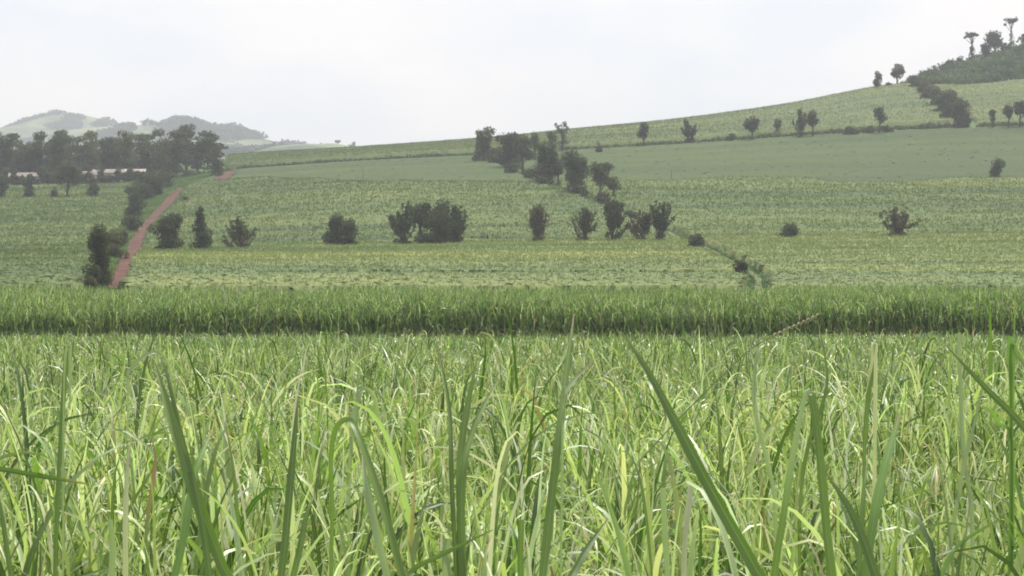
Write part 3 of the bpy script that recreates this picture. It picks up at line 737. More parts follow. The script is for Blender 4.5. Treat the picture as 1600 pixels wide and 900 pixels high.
def box(bag, x0, x1, y0, y1, z0, z1):
    V = [(x0, y0, z0), (x1, y0, z0), (x1, y1, z0), (x0, y1, z0), (x0, y0, z1), (x1, y0, z1), (x1, y1, z1), (x0, y1, z1)]
    bag.add(V, [[0, 1, 5, 4], [1, 2, 6, 5], [2, 3, 7, 6], [3, 0, 4, 7], [4, 5, 6, 7], [3, 2, 1, 0]], (1, 1, 1))
def one(bag, name, mat, parent):
    V_, F_, C_ = bag.arrays(); return mesh_obj(name, V_, F_, mat, parent=parent, smooth=False)
def house(u, d, wm, dm, hm, rise, label, roof_mat, zoff=0.0, nwin=3):
    x = (u - 800) / F * d; z = float(H(u, d)) + zoff
    root = empty("house", (x, d, z)); tag(root, label, "house", "pale buildings under the grove")
    w = Bag(); box(w, x - wm / 2, x + wm / 2, d - dm / 2, d + dm / 2, z - 2.5, z + hm)
    # gables
    for s in (-1, 1):
        xs = x + s * (wm / 2 - 0.1)
        w.add([(xs - 0.1, d - dm / 2, z + hm), (xs - 0.1, d + dm / 2, z + hm), (xs - 0.1, d, z + hm + rise), (xs + 0.1, d - dm / 2, z + hm), (xs + 0.1, d + dm / 2, z + hm), (xs + 0.1, d, z + hm + rise)],
              [[0, 1, 2], [3, 5, 4]], (1, 1, 1))
    one(w, "wall", M_WALL, root)
    r = Bag(); e = 0.5; t = 0.12
    for s in (-1, 1):
        ye = d + s * (dm / 2 + e); ze = z + hm - rise * e / (dm / 2)
        r.add([(x - wm / 2 - e, ye, ze + 0.03), (x + wm / 2 + e, ye, ze + 0.03), (x + wm / 2 + e, d, z + hm + rise + 0.03), (x - wm / 2 - e, d, z + hm + rise + 0.03),
               (x - wm / 2 - e, ye, ze + t), (x + wm / 2 + e, ye, ze + t), (x + wm / 2 + e, d, z + hm + rise + t), (x - wm / 2 - e, d, z + hm + rise + t)],
              [[0, 1, 2, 3], [4, 5, 6, 7], [0, 1, 5, 4], [1, 2, 6, 5], [0, 3, 7, 4]], (1, 1, 1))
    one(r, "roof", roof_mat, root)
    k = nwin + 1
    for i in range(k):
        xc = x - wm / 2 + wm * (i + 0.5) / k; q = Bag()
        if i == k // 2:
            box(q, xc - 0.45, xc + 0.45, d - dm / 2 - 0.03, d - dm / 2 + 0.05, z, z + 2.0); one(q, "door", M_DARK, root)
        else:
            box(q, xc - 0.5, xc + 0.5, d - dm / 2 - 0.03, d - dm / 2 + 0.05, z + 0.9, z + 2.0); one(q, "window", M_DARK, root)
house(34, 768, 8.5, 5, 2.7, 1.2, "small pale house behind the small bushy tree at the left", M_ROOF2, zoff=0.3, nwin=2)
house(58, 761, 2.2, 2.5, 3.0, 0.5, "narrow pale outbuilding right of the small left house", M_ROOF2, zoff=0.2, nwin=1)
house(136, 768, 7, 5, 2.9, 0.9, "pinkish house just right of the forked tree", M_ROOF, zoff=0.3, nwin=2)
house(177, 769, 12, 5, 3.0, 1.1, "long pinkish house right of the small oval tree", M_ROOF2, zoff=0.4, nwin=4)
house(212, 769, 6, 5, 2.8, 0.9, "pinkish house half hidden behind the roadside trees", M_ROOF, zoff=0.3, nwin=2)

# thin pole in the upper field
def pole(u, d, h, label):
    x, z = (u - 800) / F * d, float(H(u, d))
    root = Bag(); tube(root, [(x, d, z - 0.3), (x + 0.05, d, z + h * 0.5), (x, d, z + h)], [0.11, 0.09, 0.07], (1, 1, 1), 6)
    V_, F_, C_ = root.arrays(); o = mesh_obj("wooden_pole", V_, F_, M_POLE, origin=(x, d, z)); tag(o, label, "pole", "thin poles in the smooth fields")
pole(567, 612, 4.6, "thin wooden pole standing in the smooth field above the joined tree pair")
pole(1049, 615, 2.8, "short thin pole in the smooth field below the long hedge")

# far trees standing on the distant skyline
def far_tree(fn, u, t, top, wpx, kind, label):
    x, y, z = fn(u, t); d = y
    global _H
    tree_seed[0] += 1; rs = np.random.default_rng(tree_seed[0])
    zt = CZ + (HOR - top) / F * d; h = max(6, zt - z); w = wpx / F * d / 2
    root = empty("tree", (x, y, z)); tag(root, label, "tree", "trees on the distant skyline")
    cl = []
    if kind == 'umbrella':
        for i in range(6): cl.append(((x + rs.uniform(-.6, .6) * w, y, z + h * rs.uniform(.82, .93)), (w * .45, w * .45, h * .09)))
    else:
        for i in range(7): cl.append(((x + rs.uniform(-.6, .6) * w, y + rs.uniform(-.5, .5) * w, z + h * rs.uniform(.3, .85)), (w * .45, w * .45, h * .2)))
    b = Bag(); leaf_cloud(b, cl, 1.6, (0.045, 0.06, 0.038), rs, 0.9); V_, F_, C_ = b.arrays()
    mesh_obj("crown", V_, F_, M_TREE, col=C_, parent=root, smooth=False)
    b = Bag(); tube(b, [(x, y, z - 3), (x, y, z + h * .5), (x, y, z + h * .85)], [0.9, 0.7, 0.4], (1, 1, 1)); V_, F_, C_ = b.arrays()
    mesh_obj("trunk", V_, F_, M_BARK, parent=root)
for u, top, w, kd, lab in [(528, 219, 11, 'umbrella', "distant flat crowned tree standing clear of the skyline, left of the clump"),
    (545, 226, 12, 'r', "distant bushy tree right of the flat crowned skyline tree"), (552, 221, 5, 'r', "distant thin pointed tree beside the bushy skyline tree"),
    (583, 227, 12, 'r', "distant low rounded tree on the skyline, left one of two"), (597, 227, 14, 'r', "distant low rounded tree on the skyline, right one of two"),
    (619, 224, 4, 'r', "distant tiny narrow tree on the skyline"), (627, 224, 5, 'r', "distant tiny tree right of the narrow one"), (490, 227, 32, 'r', "distant wide dark tree at the foot of the far hill"),
    (470, 224, 10, 'r', "distant tree at the left of the wide dark one"), (505, 230, 14, 'r', "distant low tree left of the flat crowned one"), (655, 226, 16, 'r', "distant low crown over the ridge cane, left one"),
    (682, 223, 18, 'r', "distant low crown over the ridge cane near the diagonal trees")]:
    far_tree(hillC, u, 0.0, top, w, kd, lab)
far_tree(hillB, 399, 0.0, 203, 5, 'r', "tiny lone tree on the slope line of the far right hill")
far_tree(hillA, 75, 0.0, 176, 3, 'r', "tiny pointed tree on the left shoulder of the far peak")
# groves on the far slopes: one mass
b = Bag(); rs = np.random.default_rng(91)
for fn, u0, u1, n, dist in ((hillA, -30, 200, 1700, 4300), (hillB, 200, 480, 1700, 3600), (hillC, 330, 520, 500, 2600), (hillC, 520, 740, 90, 2600)):
    for i in range(n):
        u = rs.uniform(u0, u1); t = rs.uniform(-0.75, -0.02)
        th_ = 0.43 if (fn is hillA and ((120 < u < 198 and t > -0.45) or (40 < u < 100 and t > -0.3))) or (fn is hillB and u > 350 and t > -0.7) else 0.6
        if vnoise(u * 3, t * 260, 60, 33 + int(dist / 100)) < th_: continue
        x, y, z = fn(u, t); s = rs.uniform(5, 11)
        leaf_cloud(b, [((x, y, z + s * 0.3), (s * 1.4, s * 1.2, s * 0.6))], 3.2, np.array((0.034, 0.060, 0.046)), rs, 0.8)
V_, F_, C_ = b.arrays()
tag(mesh_obj("far_woods", V_, F_, M_TREE, col=C_, smooth=False), "dark groves scattered over the hazy distant hills", "woods", kind='stuff')

# ------------------------------------------------------------------ cane leaves
PAL = np.array([(0.060, 0.110, 0.026), (0.130, 0.205, 0.050), (0.215, 0.295, 0.100), (0.35, 0.43, 0.17), (0.51, 0.57, 0.30), (0.58, 0.62, 0.44), (0.34, 0.27, 0.17)])
def cane_leaves(pos, L_, W_, th0, bend, power, az, twist, tint, nseg, cross, rs, bad=0.03):
    """vectorised leaf ribbons; returns V, F, C, UV"""
    n = len(pos)
    s = np.linspace(0, 1, nseg + 1)
    th = th0[:, None] + bend[:, None] * s[None] ** power[:, None]
    ds = L_[:, None] / nseg
    mid = 0.5 * (th[:, 1:] + th[:, :-1])
    hx = np.concatenate([np.zeros((n, 1)), np.cumsum(np.sin(mid) * ds, 1)], 1)
    vz = np.concatenate([np.zeros((n, 1)), np.cumsum(np.cos(mid) * ds, 1)], 1)
    azs = az[:, None] + (rs.normal(0, 0.25, n)[:, None]) * s[None] ** 2
    cx, cy = np.cos(azs), np.sin(azs)
    P = np.stack([pos[:, None, 0] + cx * hx, pos[:, None, 1] + cy * hx, pos[:, None, 2] + vz], -1)
    tan = np.stack([cx * np.sin(th), cy * np.sin(th), np.cos(th)], -1)
    side = np.stack([-cy, cx, np.zeros_like(cx)], -1)
    nor = np.cross(side, tan)
    tw = twist[:, None] * s[None]
    side2 = side * np.cos(tw)[..., None] + nor * np.sin(tw)[..., None]
    nor2 = np.cross(side2, tan)
    prof = np.clip(s / 0.12, 0.55, 1) * (1 - s ** 2.6) ** 0.9
    prof[-1] = 0.04
    w = W_[:, None] * prof[None] * 0.5
    if cross == 3:
        ring = np.stack([P - side2 * w[..., None], P + nor2 * (w * 0.35)[..., None], P + side2 * w[..., None]], 2)
        uvx = np.array([0, 0.5, 1.0])
    else:
        ring = np.stack([P - side2 * w[..., None], P + side2 * w[..., None]], 2)
        uvx = np.array([0, 1.0])
    V = ring.reshape(-1, 3)
    k = cross; per = (nseg + 1) * k
    q = []
    for i in range(nseg):
        for j in range(k - 1):
            q.append([i * k + j, i * k + j + 1, (i + 1) * k + j + 1, (i + 1) * k + j])
    q = np.array(q)
    Fq = (np.arange(n)[:, None, None] * per + q[None]).reshape(-1, 4)
    C = np.repeat(tint[:, None], per, 1).reshape(n, nseg + 1, k, 3)
    dry = (rs.random(n) < bad)
    sdry = np.clip((s[None] - 0.72) / 0.2, 0, 1) * dry[:, None]
    C = C * (1 - sdry[..., None, None]) + np.array((0.36, 0.22, 0.11)) * sdry[..., None, None]
    UV = np.stack(np.broadcast_arrays(uvx[None, None], s[None, :, None] * np.ones((n, 1, 1))), -1).reshape(-1, 2) if cross == 3 else None
    return V, Fq, C.reshape(-1, 3), UV

def scatter(d0, d1, per_m2, margin, rs, clumpy=0.68):
    area = lambda a, b: (b * b - a * a) / 2 * (1600 / F) + 2 * margin * (b - a)
    n = int(area(d0, d1) * per_m2)
    # density uniform in area
    d = np.sqrt(rs.uniform(d0 * d0, d1 * d1, n))
    hw = 800 / F * d + margin
    x = rs.uniform(-1, 1, n) * hw
    # gather the leaves into plants: rows ~1.2 m apart, stools ~0.55 m apart
    px = np.round(x / 0.55) * 0.55 + (vnoise(x * 7, d * 7, 1, 2) - 0.5) * 0.4
    py = np.round(d / 1.15) * 1.15
    x = x * (1 - clumpy) + px * clumpy + rs.normal(0, 0.09, n)
    y = d * (1 - clumpy) + py * clumpy + rs.normal(0, 0.13, n)
    return x, y, n

def pick(rs, n, wts):
    i = rs.choice(len(PAL), n, p=np.array(wts) / np.sum(wts))
    return PAL[i] * rs.uniform(0.8, 1.2, n)[:, None] * (1 + rs.normal(0, 0.05, (n, 3)))

def cane_band(name, d0, d1, per_m2, margin, nseg, cross, mat, label, seed, top=2.65, wscale=1.0, base_fn=None, lenr=(0.6, 1.2), wts=(4, 4.5, 4.2, 3.6, 2.4, 1.1, 0.3), spread=1.0):
    rs = np.random.default_rng(seed)
    x, y, n = scatter(d0, d1, per_m2, margin, rs)
    patch = vnoise(x, y, 6.0, 44) - 0.5
    z0 = base_fn(x, y) if base_fn else 0.0
    L_ = rs.uniform(*lenr, n)
    kind = rs.random(n)
    th0 = np.where(kind < 0.6, rs.uniform(0.02, 0.22, n), rs.uniform(0.08, 0.42, n))
    bend = np.where(kind < 0.6, rs.uniform(0.1, 1.0, n), rs.uniform(1.2, 2.9, n))
    sharp = kind > 0.8
    power = np.where(sharp, rs.uniform(3.5, 7, n), rs.uniform(1.3, 2.8, n))
    bend = np.where(sharp, rs.uniform(2.2, 3.3, n), bend)
    reach = L_ * np.where(kind < 0.5, 0.9, 0.66)
    tip = top - 0.42 * smoothstep(15, 165, y) + patch * 0.4 + (vnoise(x, y, 1.3, 45) - 0.5) * 0.35 + np.minimum(rs.normal(-0.22, 0.24 * spread, n), 0.42 * spread)
    z = z0 + tip - reach
    W_ = rs.uniform(0.016, 0.038, n) * wscale
    az = rs.uniform(0, 2 * math.pi, n)
    tint = pick(rs, n, wts)
    tint = tint * (1 + patch * 0.25)[:, None]
    V, Fq, C, UV = cane_leaves(np.stack([x, y, z], 1), L_, W_, th0, bend, power, az, rs.normal(0, 0.9, n), tint, nseg, cross, rs)
    o = mesh_obj(name, V, Fq, mat, col=C, uv=UV)
    tag(o, label, "cane field", "sugar cane in front of the hill", 'stuff')
cane_band("cane_foliage", 6.6, 20, 240, 1.6, 9, 3, M_BLADE, "tangled green and straw coloured cane leaves filling the foreground", 1, wscale=0.88)
cane_band("cane_foliage", 20, 60, 130, 2.5, 6, 2, M_LEAF, "mass of arching cane leaves in the middle of the front field", 2, wscale=1.0, lenr=(0.6, 1.25), wts=(4, 5, 4.5, 3, 1.8, 0.7, 0.25))
cane_band("cane_foliage", 60, 167, 38, 4, 4, 2, M_LEAF, "fine textured cane leaves at the far edge of the front field", 3, wscale=1.9, lenr=(0.6, 1.3), wts=(5, 5.5, 4, 1.8, 0.8, 0.3, 0.3))
cane_band("cane_foliage", 6.8, 24, 110, 1.4, 9, 2, M_LEAF, "thin pale arching leaves tangled through the nearest cane", 31, top=2.72, lenr=(0.45, 0.9), wts=(0.2, 0.5, 1, 3, 4, 3, 0.3), wscale=0.55)
cane_band("cane_foliage", 24, 70, 22, 2, 6, 2, M_LEAF, "thin pale arching leaves tangled through the middle of the front field", 32, top=2.72, lenr=(0.5, 1.0), wts=(0.8, 1.5, 2, 3, 2.2, 1.2, 0.3), wscale=0.75)
cane_band("cane_foliage", 7.2, 16, 9, 1.2, 12, 3, M_BLADE, "taller broad leaves standing out of the nearest cane", 21, top=2.95, lenr=(0.8, 1.3), wts=(4, 3, 2.5, 2.5, 1.5, 0.5, 0.1), wscale=0.85)
cane_band("cane_foliage", 16, 50, 6, 2, 8, 2, M_LEAF, "taller pointed leaves standing out of the middle of the front field", 22, top=2.95, lenr=(0.9, 1.4), wts=(4, 3, 2, 2.5, 1.5, 0.5, 0.1), wscale=1.2)
cane_band("cane_foliage", 50, 165, 2.2, 3, 5, 2, M_LEAF, "scattered taller leaves over the far part of the front field", 23, top=2.95, lenr=(0.9, 1.5), wts=(4, 3, 2, 1.5, 1, 0.3, 0.1), wscale=1.5)
# the taller second field, its near face in full view, dead brown trash hanging low on the stalks
def second_base(x, y): return Hxy(x, y)
def second_field(name, d0, d1, per, zlo, zhi, seed, label, wts, lenr=(0.8, 1.5), nseg=4, wscale=2.3, th=(0.03, 0.5)):
    rs = np.random.default_rng(seed)
    x, y, n = scatter(d0, d1, per, 5, rs)
    y = y + (vnoise(x, x * 0, 7, 71) - 0.5) * 2.2
    z = Hxy(x, y) + rs.uniform(zlo, zhi, n) + (vnoise(x, y, 2.2, 74) - 0.5) * 0.5 + (vnoise(x, y, 5, 72) - 0.5) * 0.6 + (vnoise(x, y, 22, 73) - 0.5) * 0.6
    kind = rs.random(n)
    V, Fq, C, UV = cane_leaves(np.stack([x, y, z], 1), rs.uniform(*lenr, n), rs.uniform(0.02, 0.04, n) * wscale, rs.uniform(*th, n), np.where(kind < 0.55, rs.uniform(0.1, 1.0, n), rs.uniform(1.4, 2.9, n)),
                               rs.uniform(1.4, 3.0, n), rs.uniform(0, 2 * math.pi, n), rs.normal(0, 0.8, n), pick(rs, n, wts), nseg, 2, rs)
    tag(mesh_obj(name, V, Fq, M_LEAF2, col=C), label, "cane field", "sugar cane in front of the hill", 'stuff')
second_field("cane_foliage", 175, 182, 150, 0.6, 2.35, 11, "upright leaves on the near face of the taller second cane field", (5, 5, 3, 1.2, 0.5, 0.2, 0.2))
second_field("cane_foliage", 182, 244, 30, 1.6, 2.35, 12, "leafy top of the taller second cane field below the hill", (5, 5, 4, 1.6, 0.6, 0.2, 0.1), nseg=4, wscale=2.2)
second_field("cane_trash", 174, 178, 26, -0.1, 1.1, 13, "dead brown and straw leaves low on the stalks of the second cane field", (2, 1, 0.6, 0.3, 0.6, 1.2, 3.0), lenr=(0.5, 1.0), th=(0.1, 1.2), nseg=4)
# stalks of the second field's near rows
rs = np.random.default_rng(15); n = 5200
x = rs.uniform(-48, 48, n); y = rs.uniform(175.5, 182, n) + (vnoise(x, x * 0, 7, 71) - 0.5) * 2.2
z0 = Hxy(x, y); hh = rs.uniform(1.5, 2.4, n); ln = rs.normal(0, 0.12, (n, 2)); r = 0.028
V = []; 
a3 = np.array([0, 2.094, 4.189])
ringb = np.stack([x[:, None] + np.cos(a3) * r, y[:, None] + np.sin(a3) * r, np.repeat(z0[:, None] - 0.1, 3, 1)], -1)
ringt = np.stack([x[:, None] + ln[:, :1] + np.cos(a3) * r, y[:, None] + ln[:, 1:] + np.sin(a3) * r, np.repeat((z0 + hh)[:, None], 3, 1)], -1)
V = np.concatenate([ringb, ringt], 1).reshape(-1, 3)
q = np.array([[0, 1, 4, 3], [1, 2, 5, 4], [2, 0, 3, 5]])
tag(mesh_obj("cane_stalks", V, (np.arange(n)[:, None, None] * 6 + q[None]).reshape(-1, 4), M_STALK), "shaded stalks behind the near face of the second cane field", "cane field", "sugar cane in front of the hill", 'stuff')

# ------------------------------------------------------------------ single plants that stand out of the front field
def smooth_path(pts, n):
    """Catmull-Rom through points"""
    pts = np.asarray(pts, float)
    P = np.concatenate([[2 * pts[0] - pts[1]], pts, [2 * pts[-1] - pts[-2]]])
    out = []
    t = np.linspace(0, len(pts) - 1 - 1e-6, n)
    for v in t:
        i = int(v); f = v - i; a, b, c, d = P[i], P[i + 1], P[i + 2], P[i + 3]
        out.append(0.5 * ((2 * b) + (c - a) * f + (2 * a - 5 * b + 4 * c - d) * f * f + (3 * b - a - 3 * c + d) * f ** 3))
    return np.array(out)

GREEN, DEEP, PALE, LIME, STRAW, BROWN = (0.140, 0.215, 0.052), (0.105, 0.168, 0.042), (0.27, 0.34, 0.18), (0.17, 0.28, 0.07), (0.44, 0.45, 0.30), (0.34, 0.21, 0.12)
def plant(d, leaves, label, name="sugar_cane_plant", cat="cane plant", seed=0, stalk=True, group="cane plants standing out of the front field"):
    """leaves: (pixel points base..tip, widths px, colour, tip colour or None, depth change towards the tip in m, edge-on 0..1)"""
    rs = np.random.default_rng(500 + seed)
    bx = np.mean([lf[0][0][0] for lf in leaves]); x = (bx - 800) / F * d
    root = empty(name, (x, d, 0.0)); tag(root, label, cat, group)
    zst = 1.9
    for pts, wpx, colr, tipc, dd, edge in leaves:
        pts = [tuple(p) for p in pts]
        P3 = []
        m = len(pts)
        for i, (u, v) in enumerate(pts):
            di = d + dd * (i / max(1, m - 1)) ** 1.5
            P3.append(((u - 800) / F * di, di, CZ + (HOR - v) / F * di))
        # carry the leaf on down to the stalk
        low = np.array(P3[0])
        start = np.array([x + (low[0] - x) * 0.25, d, min(zst, low[2] - 0.25)])
        path = smooth_path([start, (start * 0.4 + low * 0.6) + [0, 0, 0.0], *P3] if stalk else P3, 60)
        n = len(path)
        seg = np.r_[0, np.cumsum(np.linalg.norm(np.diff(path, axis=0), axis=1))]; s = seg / seg[-1]
        # widths were given from base to tip in pixels
        s_low = s[int(np.argmin(np.linalg.norm(path - low, axis=1)))] if stalk else 0.0
        wv = np.interp(np.clip((s - s_low) / (1 - s_low), 0, 1), np.linspace(0, 1, len(wpx)), [min(q * 0.78, 4.5 + q * 0.38) for q in wpx]) / F * path[:, 1]
        tan = np.gradient(path, axis=0); tan /= np.linalg.norm(tan, axis=1)[:, None]
        view = np.array([0, 1.0, 0]); side = np.cross(tan, view); side /= np.linalg.norm(side, axis=1)[:, None] + 1e-9
        nor = np.cross(side, tan)
        ph = edge * 0.9 + 0.35 * np.sin(s * 3 + rs.uniform(0, 6))
        side2 = side * np.cos(ph)[:, None] + nor * np.sin(ph)[:, None]; nor2 = np.cross(side2, tan)
        hw = wv[:, None] * 0.5
        wav = 1 + 0.05 * np.sin(s * 40 + rs.uniform(0, 6))[:, None]
        ring = np.stack([path - side2 * hw * wav, path - side2 * hw * 0.5 + nor2 * hw * 0.22, path + nor2 * hw * 0.38, path + side2 * hw * 0.5 + nor2 * hw * 0.22, path + side2 * hw * wav], 1)
        V = ring.reshape(-1, 3); a = (np.arange(n - 1)[:, None] * 5 + np.arange(4)[None]).ravel()
        Fq = np.stack([a, a + 1, a + 6, a + 5], 1)
        C = np.repeat(np.tile(np.array(colr), (n, 1))[:, None], 5, 1)
        if tipc is not None:
            k_ = smoothstep(0.75, 0.93, s)[:, None, None]; C = C * (1 - k_) + np.array(tipc) * k_
        k_ = smoothstep(0.94, 0.985, s)[:, None, None] * ((0.8 if seed % 2 else 0.35) if wpx[-1] <= 3 else 0.0); C = C * (1 - k_) + np.array((0.30, 0.24, 0.13)) * k_
        C = C * (1 + 0.12 * (vnoise(s * 30, s * 0 + seed, 1, 8) - 0.5))[:, None, None]
        UV = np.stack(np.broadcast_arrays(np.array([0, .25, .5, .75, 1.0])[None], s[:, None]), -1).reshape(-1, 2)
        mesh_obj("leaf", V, Fq, M_BLADE, col=C.reshape(-1, 3), uv=UV, parent=root)
    if stalk:
        b = Bag(); zz = np.linspace(-0.05, zst + 0.1, 22); lean = rs.normal(0, 0.02, 2)
        tube(b, [(x + lean[0] * z, d + lean[1] * z, z) for z in zz], [0.015 + (0.003 if i % 3 == 0 else 0) for i in range(len(zz))], (1, 1, 1), 8)
        V_, F_, C_ = b.arrays(); mesh_obj("stalk", V_, F_, M_STALK, parent=root)
    return root

E = None
plant(6.4, [([(86, 930), (89, 800), (96, 670), (104, 542)], (16, 15, 15, 14, 13, 12), DEEP, E, 0.1, 0.3),
            ([(100, 600), (107, 542), (110, 560), (109, 640)], (4, 6, 6, 4), PALE, E, 0.0, 0.2)],
      "stiff dark upright cane leaf folded at its tip, near the left edge", seed=1)
plant(5.4, [([(372, 960), (345, 880), (300, 760), (270, 660), (243, 570)], (30, 38, 40, 36, 30, 20, 3), GREEN, E, 0.3, 0.1),
            ([(330, 950), (312, 800), (285, 690), (262, 590), (250, 556)], (20, 26, 26, 20, 10, 3), DEEP, E, 0.5, 0.4)],
      "broad bright green cane leaf leaning left, its tip above the left middle", seed=2)
plant(7.0, [([(262, 960), (285, 850), (305, 740), (332, 670)], (12, 20, 22, 14, 3), LIME, E, 0.3, 0.2),
            ([(240, 960), (228, 850), (238, 760), (243, 715), (238, 688)], (5, 6, 7, 10, 9, 3), GREEN, BROWN, 0.1, 0.1)],
      "cane plant with a brown withered leaf tip, left of the broad leaning leaf", seed=3)
plant(6.8, [([(436, 950), (446, 840), (455, 740), (466, 618)], (20, 24, 26, 20, 12, 2), DEEP, E, 0.2, 0.2),
            ([(452, 950), (470, 850), (480, 800), (493, 770)], (14, 16, 12, 3), GREEN, E, 0.1, 0.2)],
      "dark spear shaped upright cane leaf left of the arched leaf", seed=4)
plant(5.6, [([(518, 950), (519, 800), (517, 715), (526, 668), (545, 656), (560, 680), (580, 735), (604, 810), (634, 920)], (8, 9, 10, 11, 13, 17, 22, 25, 26, 27), GREEN, E, -0.3, 0.25),
            ([(610, 960), (590, 840), (572, 760), (566, 700)], (24, 28, 20, 3), PALE, E, 0.2, 0.3)],
      "arched cane leaf bent over in a hook, left of centre", seed=5)
plant(6.6, [([(722, 960), (720, 800), (722, 690), (745, 560)], (26, 26, 24, 18, 2), GREEN, E, 0.3, 0.2),
            ([(724, 960), (722, 760), (740, 670), (776, 596)], (18, 20, 20, 12, 2), GREEN, E, 0.3, 0.2),
            ([(715, 960), (706, 760), (702, 640), (685, 545)], (8, 10, 9, 2), DEEP, E, 0.4, 0.5),
            ([(700, 960), (697, 880), (700, 842)], (22, 24, 20), PALE, E, 0.0, 0.0)],
      "fan of several pointed cane leaves standing up in the centre", seed=6)
plant(6.0, [([(845, 960), (856, 830), (872, 690), (884, 590), (897, 490)], (20, 24, 24, 18, 11, 2), GREEN, E, 0.4, 0.35),
            ([(880, 640), (884, 614), (900, 590), (928, 562)], (5, 8, 8, 2), PALE, E, 0.1, 0.1)],
      "tall thin tapering cane leaf right of centre with a pale side leaf", seed=7)
plant(4.9, [([(1215, 960), (1180, 890), (1110, 765), (1055, 660), (1012, 580), (972, 520)], (36, 44, 46, 40, 28, 14, 2), DEEP, E, 0.5, 0.3)],
      "long dark cane leaf running diagonally up to the left, right of centre", seed=8)
plant(6.0, [([(1302, 960), (1292, 830), (1280, 700), (1268, 614)], (30, 28, 26, 24, 20), GREEN, E, 0.1, 0.15),
            ([(1207, 950), (1225, 800), (1243, 690), (1258, 620), (1268, 614)], (14, 18, 18, 14, 10), GREEN, PALE, 0.0, 0.4)],
      "blunt topped broad cane leaf folded over, right third of the field", seed=9)
plant(5.6, [([(1385, 980), (1362, 880), (1330, 800), (1290, 738)], (22, 28, 26, 14, 3), DEEP, E, 0.2, 0.3)],
      "dark curved cane leaf bending left at the foot of the blunt topped one", seed=10)
plant(6.3, [([(1350, 960), (1362, 830), (1382, 730), (1408, 640)], (18, 26, 30, 22, 3), LIME, E, 0.3, 0.1),
            ([(1340, 960), (1345, 840), (1350, 760), (1358, 700)], (10, 12, 9, 2), GREEN, E, 0.2, 0.2)],
      "bright green lance shaped cane leaf leaning right, right third of the field", seed=11)
plant(9.0, [([(1350, 760), (1352, 680), (1358, 610), (1368, 550)], (6, 9, 10, 9), GREEN, E, 0.1, 0.2),
            ([(1368, 550), (1360, 580), (1354, 610)], (8, 6, 2), STRAW, E, 0.0, 0.1)],
      "upright cane leaf with a folded yellow tip high above the right third", seed=12)
plant(6.2, [([(-60, 726), (0, 733), (60, 743), (140, 757)], (8, 11, 10, 2), DEEP, E, 0.2, 0.3)],
      "dark cane leaf lying almost level in from the left edge", seed=13)
plant(7.4, [([(1660, 760), (1600, 668), (1540, 606), (1478, 540)], (16, 20, 16, 10, 2), DEEP, E, 0.3, 0.3)],
      "dark cane leaf slanting up left from the right edge", seed=14)
plant(8.0, [([(1576, 960), (1578, 800), (1583, 640), (1586, 460)], (5, 5, 4, 2), LIME, E, 0.1, 0.2),
            ([(1580, 620), (1577, 560), (1578, 526)], (4, 10, 10), LIME, E, 0.0, 0.1),
            ([(1580, 560), (1590, 556), (1602, 572), (1612, 600)], (8, 12, 11, 3), LIME, E, 0.0, 0.1),
            ([(1582, 700), (1560, 660), (1545, 640), (1520, 632)], (6, 8, 6, 2), LIME, E, -0.1, 0.1)],
      "lime green thin stemmed cane shoot with small side leaves at the right edge", seed=15)
plant(6.2, [([(196, 960), (196, 820), (199, 730), (206, 682)], (11, 13, 12, 8, 2), STRAW, E, 0.1, 0.1),
            ([(172, 960), (176, 860), (172, 812)], (12, 14, 12), PALE, E, 0.0, 0.1)],
      "pale straw white upright leaf left of the broad leaning leaf", seed=16)
plant(6.0, [([(1046, 960), (1040, 850), (1036, 762)], (14, 15, 14), PALE, E, 0.0, 0.1),
            ([(1068, 960), (1070, 850), (1080, 760)], (10, 12, 12), STRAW, E, 0.1, 0.2)],
      "pair of pale cut looking leaves under the long diagonal leaf", seed=17)
plant(5.6, [([(880, 960), (905, 880), (950, 810)], (16, 20, 14, 2), DEEP, E, 0.2, 0.3)],
      "short dark cane leaf leaning right at the bottom edge, right of centre", seed=18)
plant(6.2, [([(815, 960), (813, 880), (815, 812)], (12, 14, 11), GREEN, E, 0.0, 0.3)],
      "short blunt green leaf at the bottom edge just right of centre", seed=19)
plant(6.0, [([(700, 950), (640, 900), (700, 862), (770, 828)], (10, 12, 9, 2), GREEN, E, 0.2, 0.2)],
      "grey green leaf sweeping right low across the centre fan", seed=20)
plant(6.0, [([(26, 960), (14, 880), (2, 800), (-8, 750)], (14, 18, 14, 3), DEEP, E, 0.1, 0.2)],
      "dark cane leaf leaning out at the lower left corner", seed=21)
plant(8.5, [([(380, 960), (372, 820), (364, 730), (352, 660)], (9, 11, 9, 2), GREEN, E, 0.1, 0.3),
            ([(300, 960), (318, 800), (338, 700), (372, 640)], (12, 14, 10, 2), GREEN, E, 0.3, 0.1)],
      "pair of thin leaves crossing right of the broad leaning leaf", seed=22)
plant(9.5, [([(200, 620), (205, 575), (240, 550), (262, 566), (272, 620)], (5, 7, 7, 5, 2), PALE, E, 0.2, 0.2)],
      "thin pale leaf arched over high above the left of the field", seed=23)
plant(10, [([(546, 760), (552, 660), (566, 610), (586, 624), (594, 690)], (8, 10, 11, 8, 2), PALE, E, 0.2, 0.2)],
      "pale hooked leaf above and behind the large arched leaf", seed=24)
plant(9, [([(1210, 780), (1180, 640), (1182, 560), (1196, 538), (1208, 560)], (8, 9, 9, 7, 2), PALE, E, 0.2, 0.2)],
      "pale thin leaf hooked over left of the blunt topped leaf", seed=25)
plant(9, [([(1250, 800), (1262, 700), (1292, 600), (1278, 500)], (7, 8, 6, 1.5), GREEN, E, 0.3, 0.3)],
      "very thin leaf pointing straight up behind the blunt topped leaf", seed=26)
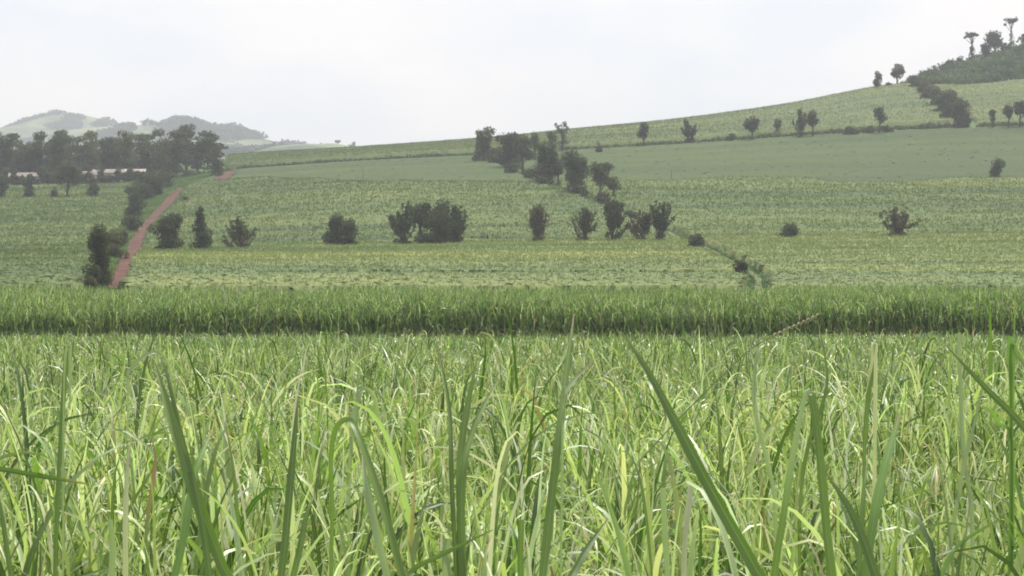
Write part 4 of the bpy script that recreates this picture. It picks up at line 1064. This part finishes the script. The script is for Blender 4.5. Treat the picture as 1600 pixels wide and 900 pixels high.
plant(8.5, [([(1520, 960), (1518, 800), (1505, 700), (1498, 520)], (8, 10, 9, 7), PALE, E, 0.2, 0.3),
            ([(1470, 960), (1500, 760), (1525, 650), (1545, 560)], (8, 9, 7, 2), PALE, E, 0.2, 0.3)],
      "tall pale pair of leaves left of the lime green shoot", seed=27)
plant(7.5, [([(1490, 960), (1500, 870), (1512, 820)], (8, 9, 3), DEEP, E, 0.1, 0.3), ([(1440, 960), (1470, 900), (1500, 850), (1560, 812)], (8, 10, 8, 2), LIME, E, 0.1, 0.1)],
      "short dark spike of leaf with a lime leaf at the lower right", seed=28)
# the flowering stem that slants over the second field
def seed_stem():
    d = 7.5; pts = [(1000, 720), (1060, 655), (1130, 585), (1180, 540), (1232, 514), (1284, 490)]
    P3 = smooth_path([((u - 800) / F * d, d, CZ + (HOR - v) / F * d) for u, v in pts], 30)
    x = P3[0][0]; root = empty("grass_flower_stem", (x, d, 0)); tag(root, "thin beaded seed stem slanting up right across the second field edge", "grass stem")
    b = Bag(); tube(b, np.concatenate([[(x - 0.15, d, 0), (x - 0.1, d, 1.8)], P3]), [0.002] * 32, (1, 1, 1), 6); V_, F_, C_ = b.arrays(); mesh_obj("stem", V_, F_, M_STALK, parent=root)
    b = Bag()
    for i, t in enumerate(np.linspace(0.72, 1.0, 20)):
        p = P3[min(29, int(t * 29))] * 1.0; p = P3[int(t * 28)] + (P3[int(t * 28) + 1] - P3[int(t * 28)]) * ((t * 28) % 1)
        tube(b, [p, p + [0.006, 0, 0.006 * (1 if i % 2 else -0.6)], p + [0.011, 0, 0.004]], [0.0015, 0.0035, 0.0008], (1, 1, 1), 5)
    V_, F_, C_ = b.arrays(); mesh_obj("seed_head", V_, F_, M_SEED, parent=root)
seed_stem()

# ------------------------------------------------------------------ haze
m, N, L = new_mat("haze")
o_ = N("ShaderNodeOutputMaterial"); pv = N("ShaderNodeVolumePrincipled")
pv.inputs['Color'].default_value = (0.84, 0.88, 0.93, 1); pv.inputs['Density'].default_value = 0.00021; pv.inputs['Anisotropy'].default_value = 0.0
L(pv.outputs[0], o_.inputs['Volume'])
b = Bag(); box(b, -7000, 7000, -500, 7300, -12, 480)
V_, F_, C_ = b.arrays()
F_ = F_[:, ::1]
hz = mesh_obj("haze", V_, F_, m, smooth=False)
tag(hz, "pale daytime haze over the fields and hills", "haze", kind='stuff')
